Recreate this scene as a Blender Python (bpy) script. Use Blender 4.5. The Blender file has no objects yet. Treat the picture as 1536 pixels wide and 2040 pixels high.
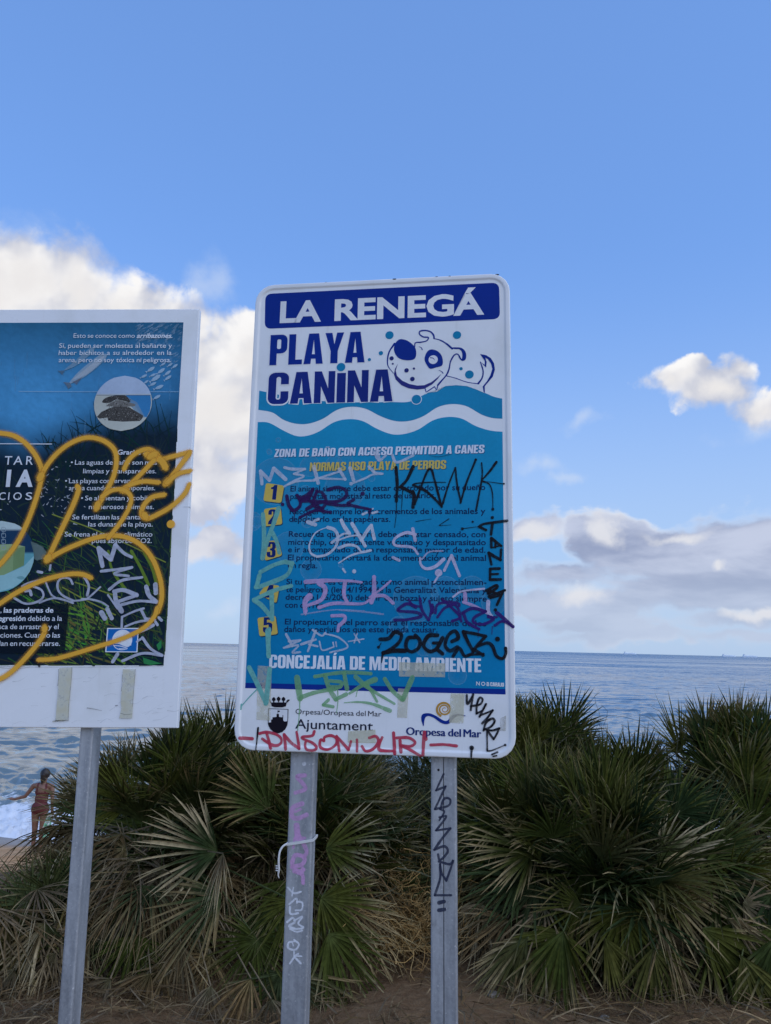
import bpy, bmesh, math, random
import numpy as np
from mathutils import Vector, Matrix
from mathutils.geometry import tessellate_polygon
R_ = math.radians
random.seed(7); rng = np.random.default_rng(7)
SC = bpy.context.scene
COL = SC.collection

# ------------------------------------------------------------------ camera
FPX, CX, CY = 1533.0, 768.0, 1020.0            # focal length and centre, in pixels of the 1536 x 2040 photograph
ROLL, PITCH = R_(1.42), R_(9.992)
CAM = Vector((0, 0, 1.6))
_f = Vector((0, math.cos(PITCH), math.sin(PITCH))); _r = Vector((1, 0, 0)); _u = _r.cross(_f)
CR = _r*math.cos(ROLL) + _u*math.sin(ROLL); CU = _u*math.cos(ROLL) - _r*math.sin(ROLL); CF = _f
cd = bpy.data.cameras.new('camera'); cam = bpy.data.objects.new('camera', cd); COL.objects.link(cam)
cam.matrix_world = Matrix(((CR.x, CU.x, -CF.x, CAM.x), (CR.y, CU.y, -CF.y, CAM.y), (CR.z, CU.z, -CF.z, CAM.z), (0, 0, 0, 1)))
cd.sensor_fit = 'VERTICAL'; cd.sensor_height = 36; cd.lens = 36*FPX/2040
cd.clip_start = 0.05; cd.clip_end = 60000
SC.camera = cam
SC.render.resolution_x, SC.render.resolution_y = 771, 1024
SC.view_settings.view_transform = 'Standard'; SC.view_settings.look = 'None'
SC.view_settings.exposure = 0.0; SC.view_settings.gamma = 1.0
SC.cycles.use_denoising = True
SC.cycles.transparent_max_bounces = 48
SC.cycles.max_bounces = 6
SC.cycles.caustics_reflective = SC.cycles.caustics_refractive = False

def ray(px, py):
    return (CF*FPX + CR*(px-CX) - CU*(py-CY)).normalized()
def at(px, py, Y):
    d = ray(px, py); return CAM + d*(Y/d.y)
def azel(px, py):
    d = ray(px, py); return math.degrees(math.atan2(d.x, d.y)), math.degrees(math.asin(d.z))

# ------------------------------------------------------------------ sun and sky
SUN_EL, SUN_AZ = R_(38), R_(128)               # the sun stands behind the camera on the right, its light spread very wide to stand in for open-sky glow
sl = bpy.data.lights.new('sun', 'SUN'); sun = bpy.data.objects.new('sun', sl); COL.objects.link(sun)
sl.energy = 1.5; sl.angle = R_(100); sl.color = (1.0, 0.95, 0.90)
sdir = Vector((math.sin(SUN_AZ)*math.cos(SUN_EL), math.cos(SUN_AZ)*math.cos(SUN_EL), math.sin(SUN_EL)))
sun.rotation_euler = sdir.to_track_quat('Z', 'Y').to_euler(); sun.location = (0, -20, 20)

W = bpy.data.worlds.new('World'); SC.world = W; W.use_nodes = True
class NT:
    """small helper for node trees"""
    def __init__(s, t): s.t = t; s.n = t.nodes; s.l = t.links
    def node(s, ty, **k):
        o = s.n.new(ty)
        for a, b in k.items(): setattr(o, a, b)
        return o
    def put(s, sock, v):
        if isinstance(v, bpy.types.NodeSocket): s.l.new(v, sock)
        elif v is not None: sock.default_value = v
    def m(s, op, a, b=None, c=None, clamp=False):
        o = s.node('ShaderNodeMath', operation=op, use_clamp=clamp)
        for i, v in enumerate((a, b, c)):
            if v is not None: s.put(o.inputs[i], v)
        return o.outputs[0]
    def vm(s, op, a, b=None):
        o = s.node('ShaderNodeVectorMath', operation=op)
        s.put(o.inputs[0], a)
        if b is not None: s.put(o.inputs[1], b)
        return o.outputs['Value'] if op in ('LENGTH', 'DOT_PRODUCT', 'DISTANCE') else o.outputs[0]
    def mr(s, v, a, b, c=0.0, d=1.0, it='SMOOTHSTEP'):
        o = s.node('ShaderNodeMapRange', interpolation_type=it)
        s.put(o.inputs['Value'], v)
        for k, x in zip(('From Min', 'From Max', 'To Min', 'To Max'), (a, b, c, d)): s.put(o.inputs[k], x)
        return o.outputs[0]
    def mix(s, f, a, b, bt='MIX'):
        o = s.node('ShaderNodeMix', data_type='RGBA', blend_type=bt)
        s.put(o.inputs[0], f)
        s.put(o.inputs[6], a if isinstance(a, bpy.types.NodeSocket) else (*a, 1)[:4]); s.put(o.inputs[7], b if isinstance(b, bpy.types.NodeSocket) else (*b, 1)[:4])
        return o.outputs[2]
    def noise(s, vec, scale, detail=4, rough=0.5, dist=0.0, out=0):
        o = s.node('ShaderNodeTexNoise'); s.put(o.inputs['Vector'], vec)
        for k, v in (('Scale', scale), ('Detail', detail), ('Roughness', rough), ('Distortion', dist)): s.put(o.inputs[k], v)
        return o.outputs[out]
    def comb(s, x, y, z=0.0):
        o = s.node('ShaderNodeCombineXYZ')
        for i, v in enumerate((x, y, z)): s.put(o.inputs[i], v)
        return o.outputs[0]
    def sep(s, v):
        o = s.node('ShaderNodeSeparateXYZ'); s.put(o.inputs[0], v); return o.outputs
    def ramp(s, v, stops):
        o = s.node('ShaderNodeValToRGB'); s.put(o.inputs[0], v); e = o.color_ramp.elements
        while len(e) < len(stops): e.new(0.5)
        for k, (p, c) in zip(e, stops): k.position = p; k.color = (*c, 1)[:4]
        return o.outputs[0]

def build_world():
    t = NT(W.node_tree); bg = t.n['Background']
    sky = t.node('ShaderNodeTexSky', sky_type='NISHITA', sun_disc=False, sun_elevation=SUN_EL, sun_rotation=SUN_AZ,
                 altitude=0, air_density=1.0, dust_density=0.6, ozone_density=2.0)
    gen = t.node('ShaderNodeTexCoord').outputs['Generated']
    x, y, z = t.sep(gen)
    az = t.m('MULTIPLY', t.m('ARCTAN2', x, y), 57.29578); el = t.m('MULTIPLY', t.m('ARCSINE', z), 57.29578)
    p = t.comb(az, el)
    base = t.mix(1.0, sky.outputs[0], SKY_TINT, 'MULTIPLY')
    base = t.mix(0.55, base, tuple(c/SKY_STR for c in (0.185, 0.375, 0.86)))
    # pale sea haze low over the horizon
    hz = t.mr(el, 0.0, 31.0, 1.0, 0.0)
    base = t.mix(t.m('MULTIPLY', t.m('POWER', hz, 1.3), 0.82), base, tuple(c/SKY_STR for c in (0.475, 0.61, 0.82)))
    # ---- clouds, laid out by compass direction and height above the horizon
    n1 = t.noise(p, 0.20, 10, 0.60, 0.35)
    n2 = t.noise(t.vm('MULTIPLY', p, (0.5, 1.5, 1)), 0.17, 8, 0.55, 0.3)
    wn = t.node('ShaderNodeTexNoise'); t.put(wn.inputs['Vector'], p); wn.inputs['Scale'].default_value = 0.22; wn.inputs['Detail'].default_value = 5; wn.inputs['Roughness'].default_value = 0.55
    pw = t.vm('ADD', p, t.vm('MULTIPLY', t.vm('SUBTRACT', wn.outputs['Color'], (0.5, 0.5, 0.5)), (6.5, 4.0, 0.0)))
    pl = t.vm('ADD', p, (-0.9, 1.1, 0.0))
    n1l = t.noise(pl, 0.16, 4, 0.5, 0.25); n1s = t.noise(p, 0.16, 4, 0.5, 0.25)
    n2l = t.noise(t.vm('MULTIPLY', pl, (0.5, 1.5, 1)), 0.17, 5, 0.5, 0.3)
    def blobs(lst):
        acc = None
        for (px, py, rx, ry, wgt) in lst:
            a, e = azel(px, py); a2, e2 = azel(px+rx, py); a3, e3 = azel(px, py-ry)
            rx_, ry_ = math.hypot(a2-a, e2-e), math.hypot(a3-a, e3-e)
            d = t.vm('LENGTH', t.vm('MULTIPLY', t.vm('SUBTRACT', pw, (a, e, 0)), (1/rx_, 1/ry_, 0)))
            v = t.m('MULTIPLY', t.m('SUBTRACT', 1.0, d), wgt)
            if acc is None: acc = v
            else:
                o = t.node('ShaderNodeMath', operation='SMOOTH_MAX'); t.put(o.inputs[0], acc); t.put(o.inputs[1], v); o.inputs[2].default_value = 0.2
                acc = o.outputs[0]
        return acc
    cum = blobs(CUMULUS); bank = blobs(BANK); wisp = blobs(WISPS); puff = blobs(PUFF)
    def dens(b, n, amp, lo, hi):
        return t.m('ADD', b, t.m('MULTIPLY', t.m('SUBTRACT', n, 0.5), amp))
    d1 = dens(cum, n1, 1.5, 0, 0); a1 = t.mr(d1, 0.0, t.mr(n1s, 0.36, 0.64, 0.80, 0.18))
    d2 = dens(bank, n2, 1.5, 0, 0); a2 = t.mr(d2, -0.06, t.mr(n2, 0.40, 0.62, 0.55, 0.18))
    a4 = t.m('MULTIPLY', t.mr(dens(puff, n1, 1.1, 0, 0), -0.05, 0.75), 0.85)
    d3 = dens(wisp, n1, 1.2, 0, 0); a3 = t.m('MULTIPLY', t.mr(d3, 0.0, 0.8), 0.5)
    S = SKY_STR
    W_ = lambda c: tuple(k/S for k in c)
    # puffs: brighter where the noise falls away towards the sun, creamy inside
    s1 = t.mr(t.m('SUBTRACT', n1s, n1l), -0.10, 0.10)
    c1 = t.mix(s1, W_((0.50, 0.54, 0.67)), W_((0.97, 0.96, 0.96)))
    c1 = t.mix(t.mr(d1, 0.25, 1.3), c1, W_((0.84, 0.82, 0.82)))
    c1 = t.mix(t.mr(el, 8.0, 17.0, 0.6, 0.0), c1, W_((0.56, 0.60, 0.74)))
    s2 = t.mr(t.m('SUBTRACT', n2, n2l), -0.16, 0.14)
    c2 = t.mix(s2, W_((0.30, 0.36, 0.54)), W_((0.55, 0.61, 0.78)))
    c2 = t.mix(t.mr(d2, 0.05, 0.42, 1.0, 0.0), c2, W_((0.72, 0.78, 0.90)))
    c2 = t.mix(t.mr(el, 1.0, 8.0, 0.75, 0.0), c2, W_((0.50, 0.60, 0.78)))
    res = t.mix(a3, base, W_((0.62, 0.72, 0.90)))
    res = t.mix(a2, res, c2)
    res = t.mix(a4, res, W_((0.78, 0.79, 0.84)))
    res = t.mix(a1, res, c1)
    t.l.new(res, bg.inputs[0]); bg.inputs[1].default_value = SKY_STR

SKY_STR = 0.15
SKY_TINT = (1.05, 1.36, 1.72)
# photo column, row, half width, half height, weight of every cloud mass
CUMULUS = [(-80, 600, 220, 200, 1.5), (40, 565, 160, 135, 1.4), (150, 580, 130, 130, 1.3), (250, 650, 125, 130, 1.3), (345, 705, 140, 140, 1.4),
           (430, 820, 170, 190, 1.4), (500, 715, 130, 105, 1.2), (200, 850, 330, 260, 1.4), (420, 940, 150, 80, 1.0), (640, 800, 150, 120, 1.0),
           (430, 1095, 95, 44, 0.9),
           (1345, 755, 75, 50, 1.2), (1425, 785, 100, 54, 1.2), (1505, 820, 95, 54, 1.2), (1480, 738, 60, 38, 0.9), (1600, 800, 90, 60, 1.0)]
PUFF = [(1203, 1062, 48, 46, 1.1), (1160, 1190, 70, 26, 0.9), (1440, 1134, 34, 16, 1.0), (1065, 1060, 60, 26, 0.8), (1520, 1225, 80, 18, 0.9), (1360, 1060, 90, 16, 0.7)]
BANK = [(1200, 1262, 330, 24, 0.55), (1500, 1268, 260, 22, 0.55), (1060, 1050, 70, 32, 0.8), (1200, 1090, 110, 66, 1.2), (1330, 1100, 240, 76, 1.4), (1470, 1085, 190, 85, 1.2), (1600, 1080, 220, 100, 1.2),
        (1130, 1150, 170, 45, 1.0), (1400, 1180, 280, 60, 1.2), (1250, 1205, 190, 40, 1.0), (1080, 1200, 120, 38, 0.9), (1480, 1235, 190, 28, 0.8),
        (1180, 1240, 200, 22, 0.7), (880, 1150, 200, 60, 0.8), (1900, 1100, 350, 90, 1.1), (-300, 1150, 350, 60, 0.9)]
WISPS = [(410, 570, 80, 70, 0.8), (60, 470, 160, 60, 0.6), (1160, 840, 70, 28, 0.8), (1075, 925, 60, 36, 0.9), (1120, 955, 60, 22, 0.8), (450, 1200, 60, 22, 0.7), (1500, 860, 110, 40, 0.7)]
build_world()

# ------------------------------------------------------------------ object helpers
def tag(o, label=None, cat=None, group=None, kind=None):
    if label: o['label'] = label
    if cat: o['category'] = cat
    if group: o['group'] = group
    if kind: o['kind'] = kind
    return o
def empty(name, mw):
    o = bpy.data.objects.new(name, None); COL.objects.link(o); o.matrix_world = mw; o.empty_display_size = 0.1
    return o
class MB:
    """collects vertices, faces and vertex colours, linked as ONE mesh object"""
    def __init__(s): s.v = []; s.f = []; s.c = []; s.mi = []; s.cur = 0
    def add(s, vs, fs, col=(1, 1, 1, 1)):
        b = len(s.v); s.v.extend([tuple(p) for p in vs])
        if col and isinstance(col[0], (tuple, list)): s.c.extend(col)
        else: s.c.extend([col]*len(vs))
        for f in fs: s.f.append(tuple(b+i for i in f)); s.mi.append(s.cur)
    def box(s, c, d, col=(1, 1, 1, 1)):
        x, y, z = c; a, b, e = (k/2 for k in d)
        vs = [(x+i*a, y+j*b, z+k*e) for i in (-1, 1) for j in (-1, 1) for k in (-1, 1)]
        s.add(vs, [(0, 1, 3, 2), (4, 6, 7, 5), (0, 4, 5, 1), (2, 3, 7, 6), (0, 2, 6, 4), (1, 5, 7, 3)], col)
    def tube(s, pts, rad, n=6, col=(1, 1, 1, 1), cap=True):
        pts = [Vector(p) for p in pts]; rs = rad if isinstance(rad, (list, tuple)) else [rad]*len(pts)
        vs = []; fs = []; up = None
        for i, p in enumerate(pts):
            d = (pts[min(i+1, len(pts)-1)] - pts[max(i-1, 0)]).normalized()
            if up is None: up = d.orthogonal().normalized()
            up = (up - d*up.dot(d)); up = up.normalized() if up.length > 1e-6 else d.orthogonal().normalized()
            w = d.cross(up)
            for k in range(n):
                a = 2*math.pi*k/n; vs.append(p + (up*math.cos(a) + w*math.sin(a))*rs[i])
        for i in range(len(pts)-1):
            for k in range(n): fs.append((i*n+k, i*n+(k+1) % n, (i+1)*n+(k+1) % n, (i+1)*n+k))
        if cap: fs += [tuple(range(n))[::-1], tuple((len(pts)-1)*n+k for k in range(n))]
        s.add(vs, fs, col)
    def build(s, name, mats, parent=None, mw=None, smooth=False):
        me = bpy.data.meshes.new(name); me.from_pydata(s.v, [], s.f)
        for m in (mats if isinstance(mats, (list, tuple)) else [mats]): me.materials.append(m)
        if any(s.mi): me.polygons.foreach_set('material_index', s.mi)
        ca = me.color_attributes.new('Col', 'FLOAT_COLOR', 'POINT')
        ca.data.foreach_set('color', np.array([(*c, 1.0)[:4] for c in s.c], 'f').ravel())
        if smooth: me.polygons.foreach_set('use_smooth', [True]*len(s.f))
        me.update()
        o = bpy.data.objects.new(name, me); COL.objects.link(o)
        if parent is not None:
            o.parent = parent
            if parent.parent: bpy.context.view_layer.update()
            o.matrix_basis = parent.matrix_world.inverted() @ (mw if mw is not None else parent.matrix_world)
        elif mw is not None: o.matrix_world = mw
        return o

class TagMB(MB):
    """marks on a sign: next(label) links what was drawn since as a part of its own"""
    def __init__(s, name, m, parent, mw): MB.__init__(s); s.a = (name, m, parent, mw)
    def next(s, label=None):
        n, m, p, w = s.a; o = s.build(n, m, p, w); MB.__init__(s)
        if label: o['label'] = label
# ------------------------------------------------------------------ materials
def mat(name, color=(0.8, 0.8, 0.8), rough=0.5, metal=0.0, spec=0.5, fn=None):
    m = bpy.data.materials.new(name); m.use_nodes = True; t = NT(m.node_tree); b = t.n['Principled BSDF']
    b.inputs['Base Color'].default_value = (*color, 1); b.inputs['Roughness'].default_value = rough
    b.inputs['Metallic'].default_value = metal; b.inputs['Specular IOR Level'].default_value = spec
    if fn: fn(t, b)
    return m
def obco(t): return t.node('ShaderNodeTexCoord').outputs['Object']
def geopos(t): return t.node('ShaderNodeNewGeometry').outputs['Position']
def bump(t, b, h, strength, dist):
    o = t.node('ShaderNodeBump'); o.inputs['Strength'].default_value = strength; o.inputs['Distance'].default_value = dist
    t.l.new(h, o.inputs['Height']); t.l.new(o.outputs[0], b.inputs['Normal'])
def colattr(t):
    o = t.node('ShaderNodeAttribute'); o.attribute_name = 'Col'; return o

def f_panel(t, b):
    c = obco(t); n = t.noise(c, 5, 6, 0.6); d = t.noise(t.vm('MULTIPLY', c, (14, 1, 1.2)), 2.2, 5, 0.65)
    g = t.mix(t.mr(n, 0.45, 0.75), (0.78, 0.79, 0.80), (0.70, 0.71, 0.70))
    t.l.new(t.mix(t.mr(d, 0.58, 0.80, 0, 0.35), g, (0.48, 0.46, 0.42)), b.inputs['Base Color'])
    t.l.new(t.mr(n, 0.3, 0.7, 0.25, 0.42), b.inputs['Roughness'])
M_panel = mat('white_enamel', fn=f_panel, spec=0.2)
def f_print(t, b):
    a = colattr(t); n = t.noise(obco(t), 3.5, 6, 0.6); g = t.noise(obco(t), 90, 3, 0.6)
    v = t.mr(n, 0.3, 0.75, 0.90, 1.06); v = t.m('MULTIPLY', v, t.mr(g, 0.3, 0.7, 0.97, 1.03))
    t.l.new(t.mix(1.0, a.outputs['Color'], t.comb(v, v, v), 'MULTIPLY'), b.inputs['Base Color'])
    t.l.new(a.outputs['Alpha'], b.inputs['Alpha'])
    t.l.new(t.mr(n, 0.3, 0.7, 0.40, 0.6), b.inputs['Roughness'])
M_print = mat('printed_film', fn=f_print, spec=0.06)
def f_ink(t, b):
    a = colattr(t); n = t.noise(obco(t), 70, 4, 0.7); n2 = t.noise(obco(t), 9, 3, 0.6)
    al = t.m('MULTIPLY', a.outputs['Alpha'], t.m('MULTIPLY', t.mr(n, 0.25, 0.6, 0.68, 1.0), t.mr(n2, 0.3, 0.6, 0.82, 1.0)))
    t.l.new(a.outputs['Color'], b.inputs['Base Color']); t.l.new(al, b.inputs['Alpha'])
M_ink = mat('marker_ink', fn=f_ink, rough=0.5, spec=0.08)
def f_spray(t, b):
    a = colattr(t); n = t.noise(obco(t), 420, 2, 0.6)
    al = t.m('ADD', a.outputs['Alpha'], t.m('MULTIPLY', t.m('SUBTRACT', n, 0.5), 0.7)); 
    al = t.m('MULTIPLY', t.mr(al, 0.12, 0.75), 0.93)
    t.l.new(a.outputs['Color'], b.inputs['Base Color']); t.l.new(al, b.inputs['Alpha'])
M_spray = mat('spray_paint', fn=f_spray, rough=0.6, spec=0.08)
def f_steel(t, b):
    c = obco(t); n = t.noise(c, 95, 3, 0.7); n2 = t.noise(t.vm('MULTIPLY', c, (9, 9, 1.3)), 2.0, 6, 0.65); v = t.node('ShaderNodeTexVoronoi'); t.put(v.inputs['Vector'], c); v.inputs['Scale'].default_value = 130
    g = t.ramp(n2, [(0.28, (0.19, 0.205, 0.225)), (0.5, (0.31, 0.325, 0.345)), (0.72, (0.46, 0.47, 0.48))])
    g = t.mix(t.mr(v.outputs['Color'], 0.2, 0.9, 0.0, 0.22), g, (0.50, 0.51, 0.53))
    g = t.mix(t.mr(n, 0.60, 0.70, 0, 0.6), g, (0.70, 0.70, 0.70)); g = t.mix(t.mr(t.noise(c, 14, 6, 0.7), 0.55, 0.72, 0, 0.55), g, (0.17, 0.17, 0.17)); g = t.mix(t.mr(t.noise(t.vm('MULTIPLY', c, (60, 60, 2)), 1.0, 3, 0.6), 0.62, 0.74, 0, 0.5), g, (0.52, 0.52, 0.53))
    t.l.new(g, b.inputs['Base Color']); t.l.new(t.mr(n2, 0.3, 0.7, 0.38, 0.62), b.inputs['Roughness'])
M_steel = mat('galvanised_steel', fn=f_steel, metal=0.35, spec=0.4)
M_dark = mat('dark_hole', (0.02, 0.02, 0.022), 0.8)
def f_tape(t, b):
    a = colattr(t); n = t.noise(obco(t), 26, 5, 0.65)
    t.l.new(t.mix(t.mr(n, 0.4, 0.7), a.outputs['Color'], (0.58, 0.55, 0.40)), b.inputs['Base Color'])
    t.l.new(t.m('MULTIPLY', a.outputs['Alpha'], t.mr(n, 0.36, 0.5, 0.45, 1.0)), b.inputs['Alpha'])
M_tape = mat('old_tape', fn=f_tape, rough=0.5)
def f_leaf(t, b):
    a = colattr(t); n = t.noise(geopos(t), 38, 3, 0.6)
    v = t.mr(n, 0.3, 0.7, 0.75, 1.25)
    t.l.new(t.mix(1.0, a.outputs['Color'], t.comb(v, v, v), 'MULTIPLY'), b.inputs['Base Color'])
M_leaf = mat('palm_leaf', fn=f_leaf, rough=0.7, spec=0.05)

# ------------------------------------------------------------------ setting: bank, beach, sea
def sst(a, b, x):
    t = np.clip((x-a)/(b-a), 0, 1); return t*t*(3-2*t)
def terrain(x, y):
    x = np.asarray(x, float); y = np.asarray(y, float)
    # the bank: level by the path, a low crest under the palms, then down to the beach; it falls away sooner on the left
    sh = 0.9*sst(-1.4, -3.2, x)
    yy = y + sh
    z = 0.30*sst(4.2, 5.4, yy)*(1-0.7*sst(-1.0, -2.6, x)) - (1.75+0.3)*sst(5.7, 11.5, yy)
    z = z - 0.115*np.clip(y-11.5, 0, 30) 
    z = z + 0.035*np.sin(1.7*x+0.6*y)*np.sin(1.3*y-0.5*x) + 0.02*np.sin(4.1*x+1.1)*np.sin(3.7*y)
    return z
def grid_mesh(xs, ys, zf):
    X, Y = np.meshgrid(xs, ys); Z = zf(X, Y); nx, ny = len(xs), len(ys)
    v = np.stack([X, Y, Z], -1).reshape(-1, 3); i = np.arange((ny-1)*nx).reshape(ny-1, nx)[:, :-1].ravel()
    f = np.stack([i, i+1, i+nx+1, i+nx], -1)
    return v, f
def np_obj(name, v, f, m, smooth=True, col=None):
    me = bpy.data.meshes.new(name); me.from_pydata(v.tolist(), [], f.tolist()); me.materials.append(m)
    if smooth: me.polygons.foreach_set('use_smooth', [True]*len(f))
    if col is not None:
        ca = me.color_attributes.new('Col', 'FLOAT_COLOR', 'POINT'); ca.data.foreach_set('color', col.astype('f').ravel())
    o = bpy.data.objects.new(name, me); COL.objects.link(o); return o
def f_soil(t, b):
    c = geopos(t); n = t.noise(c, 1.4, 6, 0.6); n2 = t.noise(c, 22, 5, 0.65); n3 = t.noise(c, 140, 3, 0.6)
    g = t.ramp(n, [(0.3, (0.15, 0.085, 0.042)), (0.55, (0.21, 0.125, 0.062)), (0.75, (0.27, 0.17, 0.085))])
    g = t.mix(t.mr(n2, 0.4, 0.7, 0, 0.5), g, (0.30, 0.20, 0.11))
    g = t.mix(t.mr(n3, 0.62, 0.75, 0, 0.6), g, (0.38, 0.29, 0.18))
    y = t.sep(c)[1]
    sand = t.mix(t.mr(n2, 0.35, 0.7), (0.46, 0.25, 0.11), (0.56, 0.33, 0.17))
    t.l.new(t.mix(t.mr(t.m('ADD', y, t.m('MULTIPLY', n, 2.0)), 8.2, 10.4), g, sand), b.inputs['Base Color'])
    bump(t, b, t.m('ADD', t.m('MULTIPLY', n2, 0.7), t.m('MULTIPLY', n3, 0.3)), 0.9, 0.03)
M_soil = mat('sandy_soil', fn=f_soil, rough=0.95, spec=0.15)
def f_sand(t, b):
    c = geopos(t); n = t.noise(c, 2.0, 6, 0.6); n2 = t.noise(c, 30, 4, 0.6); y = t.sep(c)[1]
    g = t.mix(t.mr(n, 0.35, 0.7), (0.46, 0.25, 0.11), (0.58, 0.34, 0.17))
    wet = t.mr(t.m('ADD', y, t.m('MULTIPLY', t.m('SUBTRACT', n, 0.5), 0.8)), 16.2, 17.0)
    t.l.new(t.mix(wet, g, (0.20, 0.17, 0.15)), b.inputs['Base Color'])
    t.l.new(t.m('SUBTRACT', 0.95, t.m('MULTIPLY', wet, 0.6)), b.inputs['Roughness'])
    bump(t, b, t.m('ADD', n, t.m('MULTIPLY', n2, 0.35)), 0.7, 0.06)
M_sand = mat('beach_sand', fn=f_sand, spec=0.3)
v, f = grid_mesh(np.concatenate([np.linspace(-60, -8, 40), np.linspace(-7.8, 8, 180), np.linspace(8.3, 60, 40)]), np.concatenate([np.linspace(-45, 1, 40), np.linspace(1.1, 12, 120)]), terrain)
tag(np_obj('ground', v, f, M_soil), 'brown sandy bank strewn with dry leaves under the palms', kind='structure')
v, f = grid_mesh(np.linspace(-60, 60, 240), np.linspace(12, 24, 60), terrain)
tag(np_obj('beach', v, f, M_sand), 'orange sand beach with a wet grey strip along the surf', kind='structure')

SEA_Z = -2.62
def build_sea():
    d = 16.5*np.exp(np.linspace(0, math.log(45000/16.5), 1500)); a = np.linspace(-0.75, 0.75, 520)
    T = np.tan(a)
    X = d[:, None]*T[None, :]; Y = np.repeat(d[:, None], len(a), 1)
    Z = np.zeros_like(X); step = np.gradient(d)[:, None]*1.0
    r = np.random.default_rng(3)
    wx = X + 0.8*np.sin(0.31*Y+0.17*X) + 0.5*np.sin(0.9*X-0.4*Y); wy = Y + 0.7*np.sin(0.23*X+0.11*Y) + 0.35*np.sin(0.77*Y+0.5*X)
    gust = 0.75+0.25*np.sin(0.09*X+0.05*Y+1)*np.sin(0.07*Y-0.03*X)
    for k in range(64):
        lam = r.uniform(0.35, 0.9) if k < 26 else (r.uniform(0.8, 2.2) if k < 52 else r.uniform(2.2, 7))
        th = r.normal(-0.1, 0.62); amp = (0.0082 if k < 26 else 0.0072)*lam**0.80*r.uniform(0.5, 1.2)
        kx, ky = math.sin(th)*2*math.pi/lam, math.cos(th)*2*math.pi/lam
        ph = kx*wx + ky*wy + r.uniform(0, 6.28)
        fade = np.clip((lam/np.maximum(step, 1e-3) - 1.8)/2.5, 0, 1)
        s = np.sin(ph); Z += amp*fade*gust*(s + 0.45*np.sin(2*ph+0.9) + 0.2*np.sin(3*ph+1.6))
    # calm, shallow edge and two breaking rollers close to the sand
    wob = 0.35*np.sin(0.5*X+1.0) + 0.2*np.sin(1.3*X+2.1) + 0.08*np.sin(4.1*X) + 0.05*np.sin(9.3*X+0.5)
    edge = 18.05 + wob*0.35
    sh = sst(0, 5, Y-edge)
    Z *= (0.12+0.88*sh)
    roll = 0.20*np.exp(-((Y-20.3-wob)/0.55)**2) + 0.12*np.exp(-((Y-25.5-1.4*wob)/0.9)**2)
    Z += roll
    rr = np.random.default_rng(5).normal(0, 1, X.shape)
    foam = np.exp(-((Y-19.1-wob)/0.95)**2)*1.15 + 0.9*np.exp(-((Y-edge-0.15)/0.35)**2) + 0.55*np.exp(-((Y-21.2-wob*1.3)/0.9)**2) + 0.20*np.exp(-((Y-25.2-1.4*wob)/0.7)**2)
    Z += 0.03*foam*rr*(Y < 23)
    Z = np.where(Y < edge, -0.45*np.clip((edge-Y), 0, 1.6) - 0.02, Z)
    v = np.stack([X, Y, Z+SEA_Z], -1).reshape(-1, 3); nx = len(a)
    i = np.arange((len(d)-1)*nx).reshape(len(d)-1, nx)[:, :-1].ravel(); f = np.stack([i, i+1, i+nx+1, i+nx], -1)
    col = np.stack([foam, foam, foam, np.ones_like(foam)], -1).reshape(-1, 4)
    def fn(t, b):
        c = geopos(t); fo = colattr(t).outputs['Fac']
        n = t.noise(c, 3.2, 7, 0.66, 0.6)
        fm = t.mr(t.m('ADD', fo, t.m('MULTIPLY', t.m('SUBTRACT', n, 0.5), 1.7)), 0.42, 0.72)
        y = t.sep(c)[1]
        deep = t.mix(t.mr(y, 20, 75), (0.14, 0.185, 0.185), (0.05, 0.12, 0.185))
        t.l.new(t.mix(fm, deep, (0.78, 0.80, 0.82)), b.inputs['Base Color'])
        t.l.new(t.m('ADD', 0.12, t.m('MULTIPLY', fm, 0.6)), b.inputs['Roughness'])
        cs = t.vm('MULTIPLY', c, (0.55, 1.0, 1.0))
        # ripples too small for the mesh tilt the surface; far off they are all there is
        far = t.mr(y, 40, 320, 0.10, 1.0)
        r1 = t.vm('SUBTRACT', t.noise(t.vm('MULTIPLY', c, (0.5, 1, 1)), 1.9, 4, 0.65, out=1), (0.5, 0.5, 0.5))
        r2 = t.vm('SUBTRACT', t.noise(t.vm('MULTIPLY', c, (0.22, 1, 1)), 0.035, 9, 0.72, out=1), (0.5, 0.5, 0.5))
        o = t.node('ShaderNodeVectorMath', operation='SCALE'); t.put(o.inputs[0], r1); t.put(o.inputs['Scale'], t.m('MULTIPLY', t.mr(y, 20, 200, 0.22, 1.0), 0.80))
        o2 = t.node('ShaderNodeVectorMath', operation='SCALE'); t.put(o2.inputs[0], r2); t.put(o2.inputs['Scale'], t.m('MULTIPLY', far, 1.15))
        nrm = t.node('ShaderNodeNewGeometry').outputs['Normal']
        nrm = t.vm('ADD', nrm, t.comb(0.0, t.m('ADD', t.m('MULTIPLY', far, -0.09), t.mr(y, 150, 1500, 0.0, -0.10)), 0.0))     # steep wave fronts face the shore
        t.l.new(t.vm('NORMALIZE', t.vm('ADD', nrm, t.vm('MULTIPLY', t.vm('ADD', o.outputs[0], o2.outputs[0]), (1, 1, 0)))), b.inputs['Normal'])
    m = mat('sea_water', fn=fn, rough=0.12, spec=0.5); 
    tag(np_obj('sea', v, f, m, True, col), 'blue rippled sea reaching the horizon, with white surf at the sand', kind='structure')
build_sea()

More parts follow.
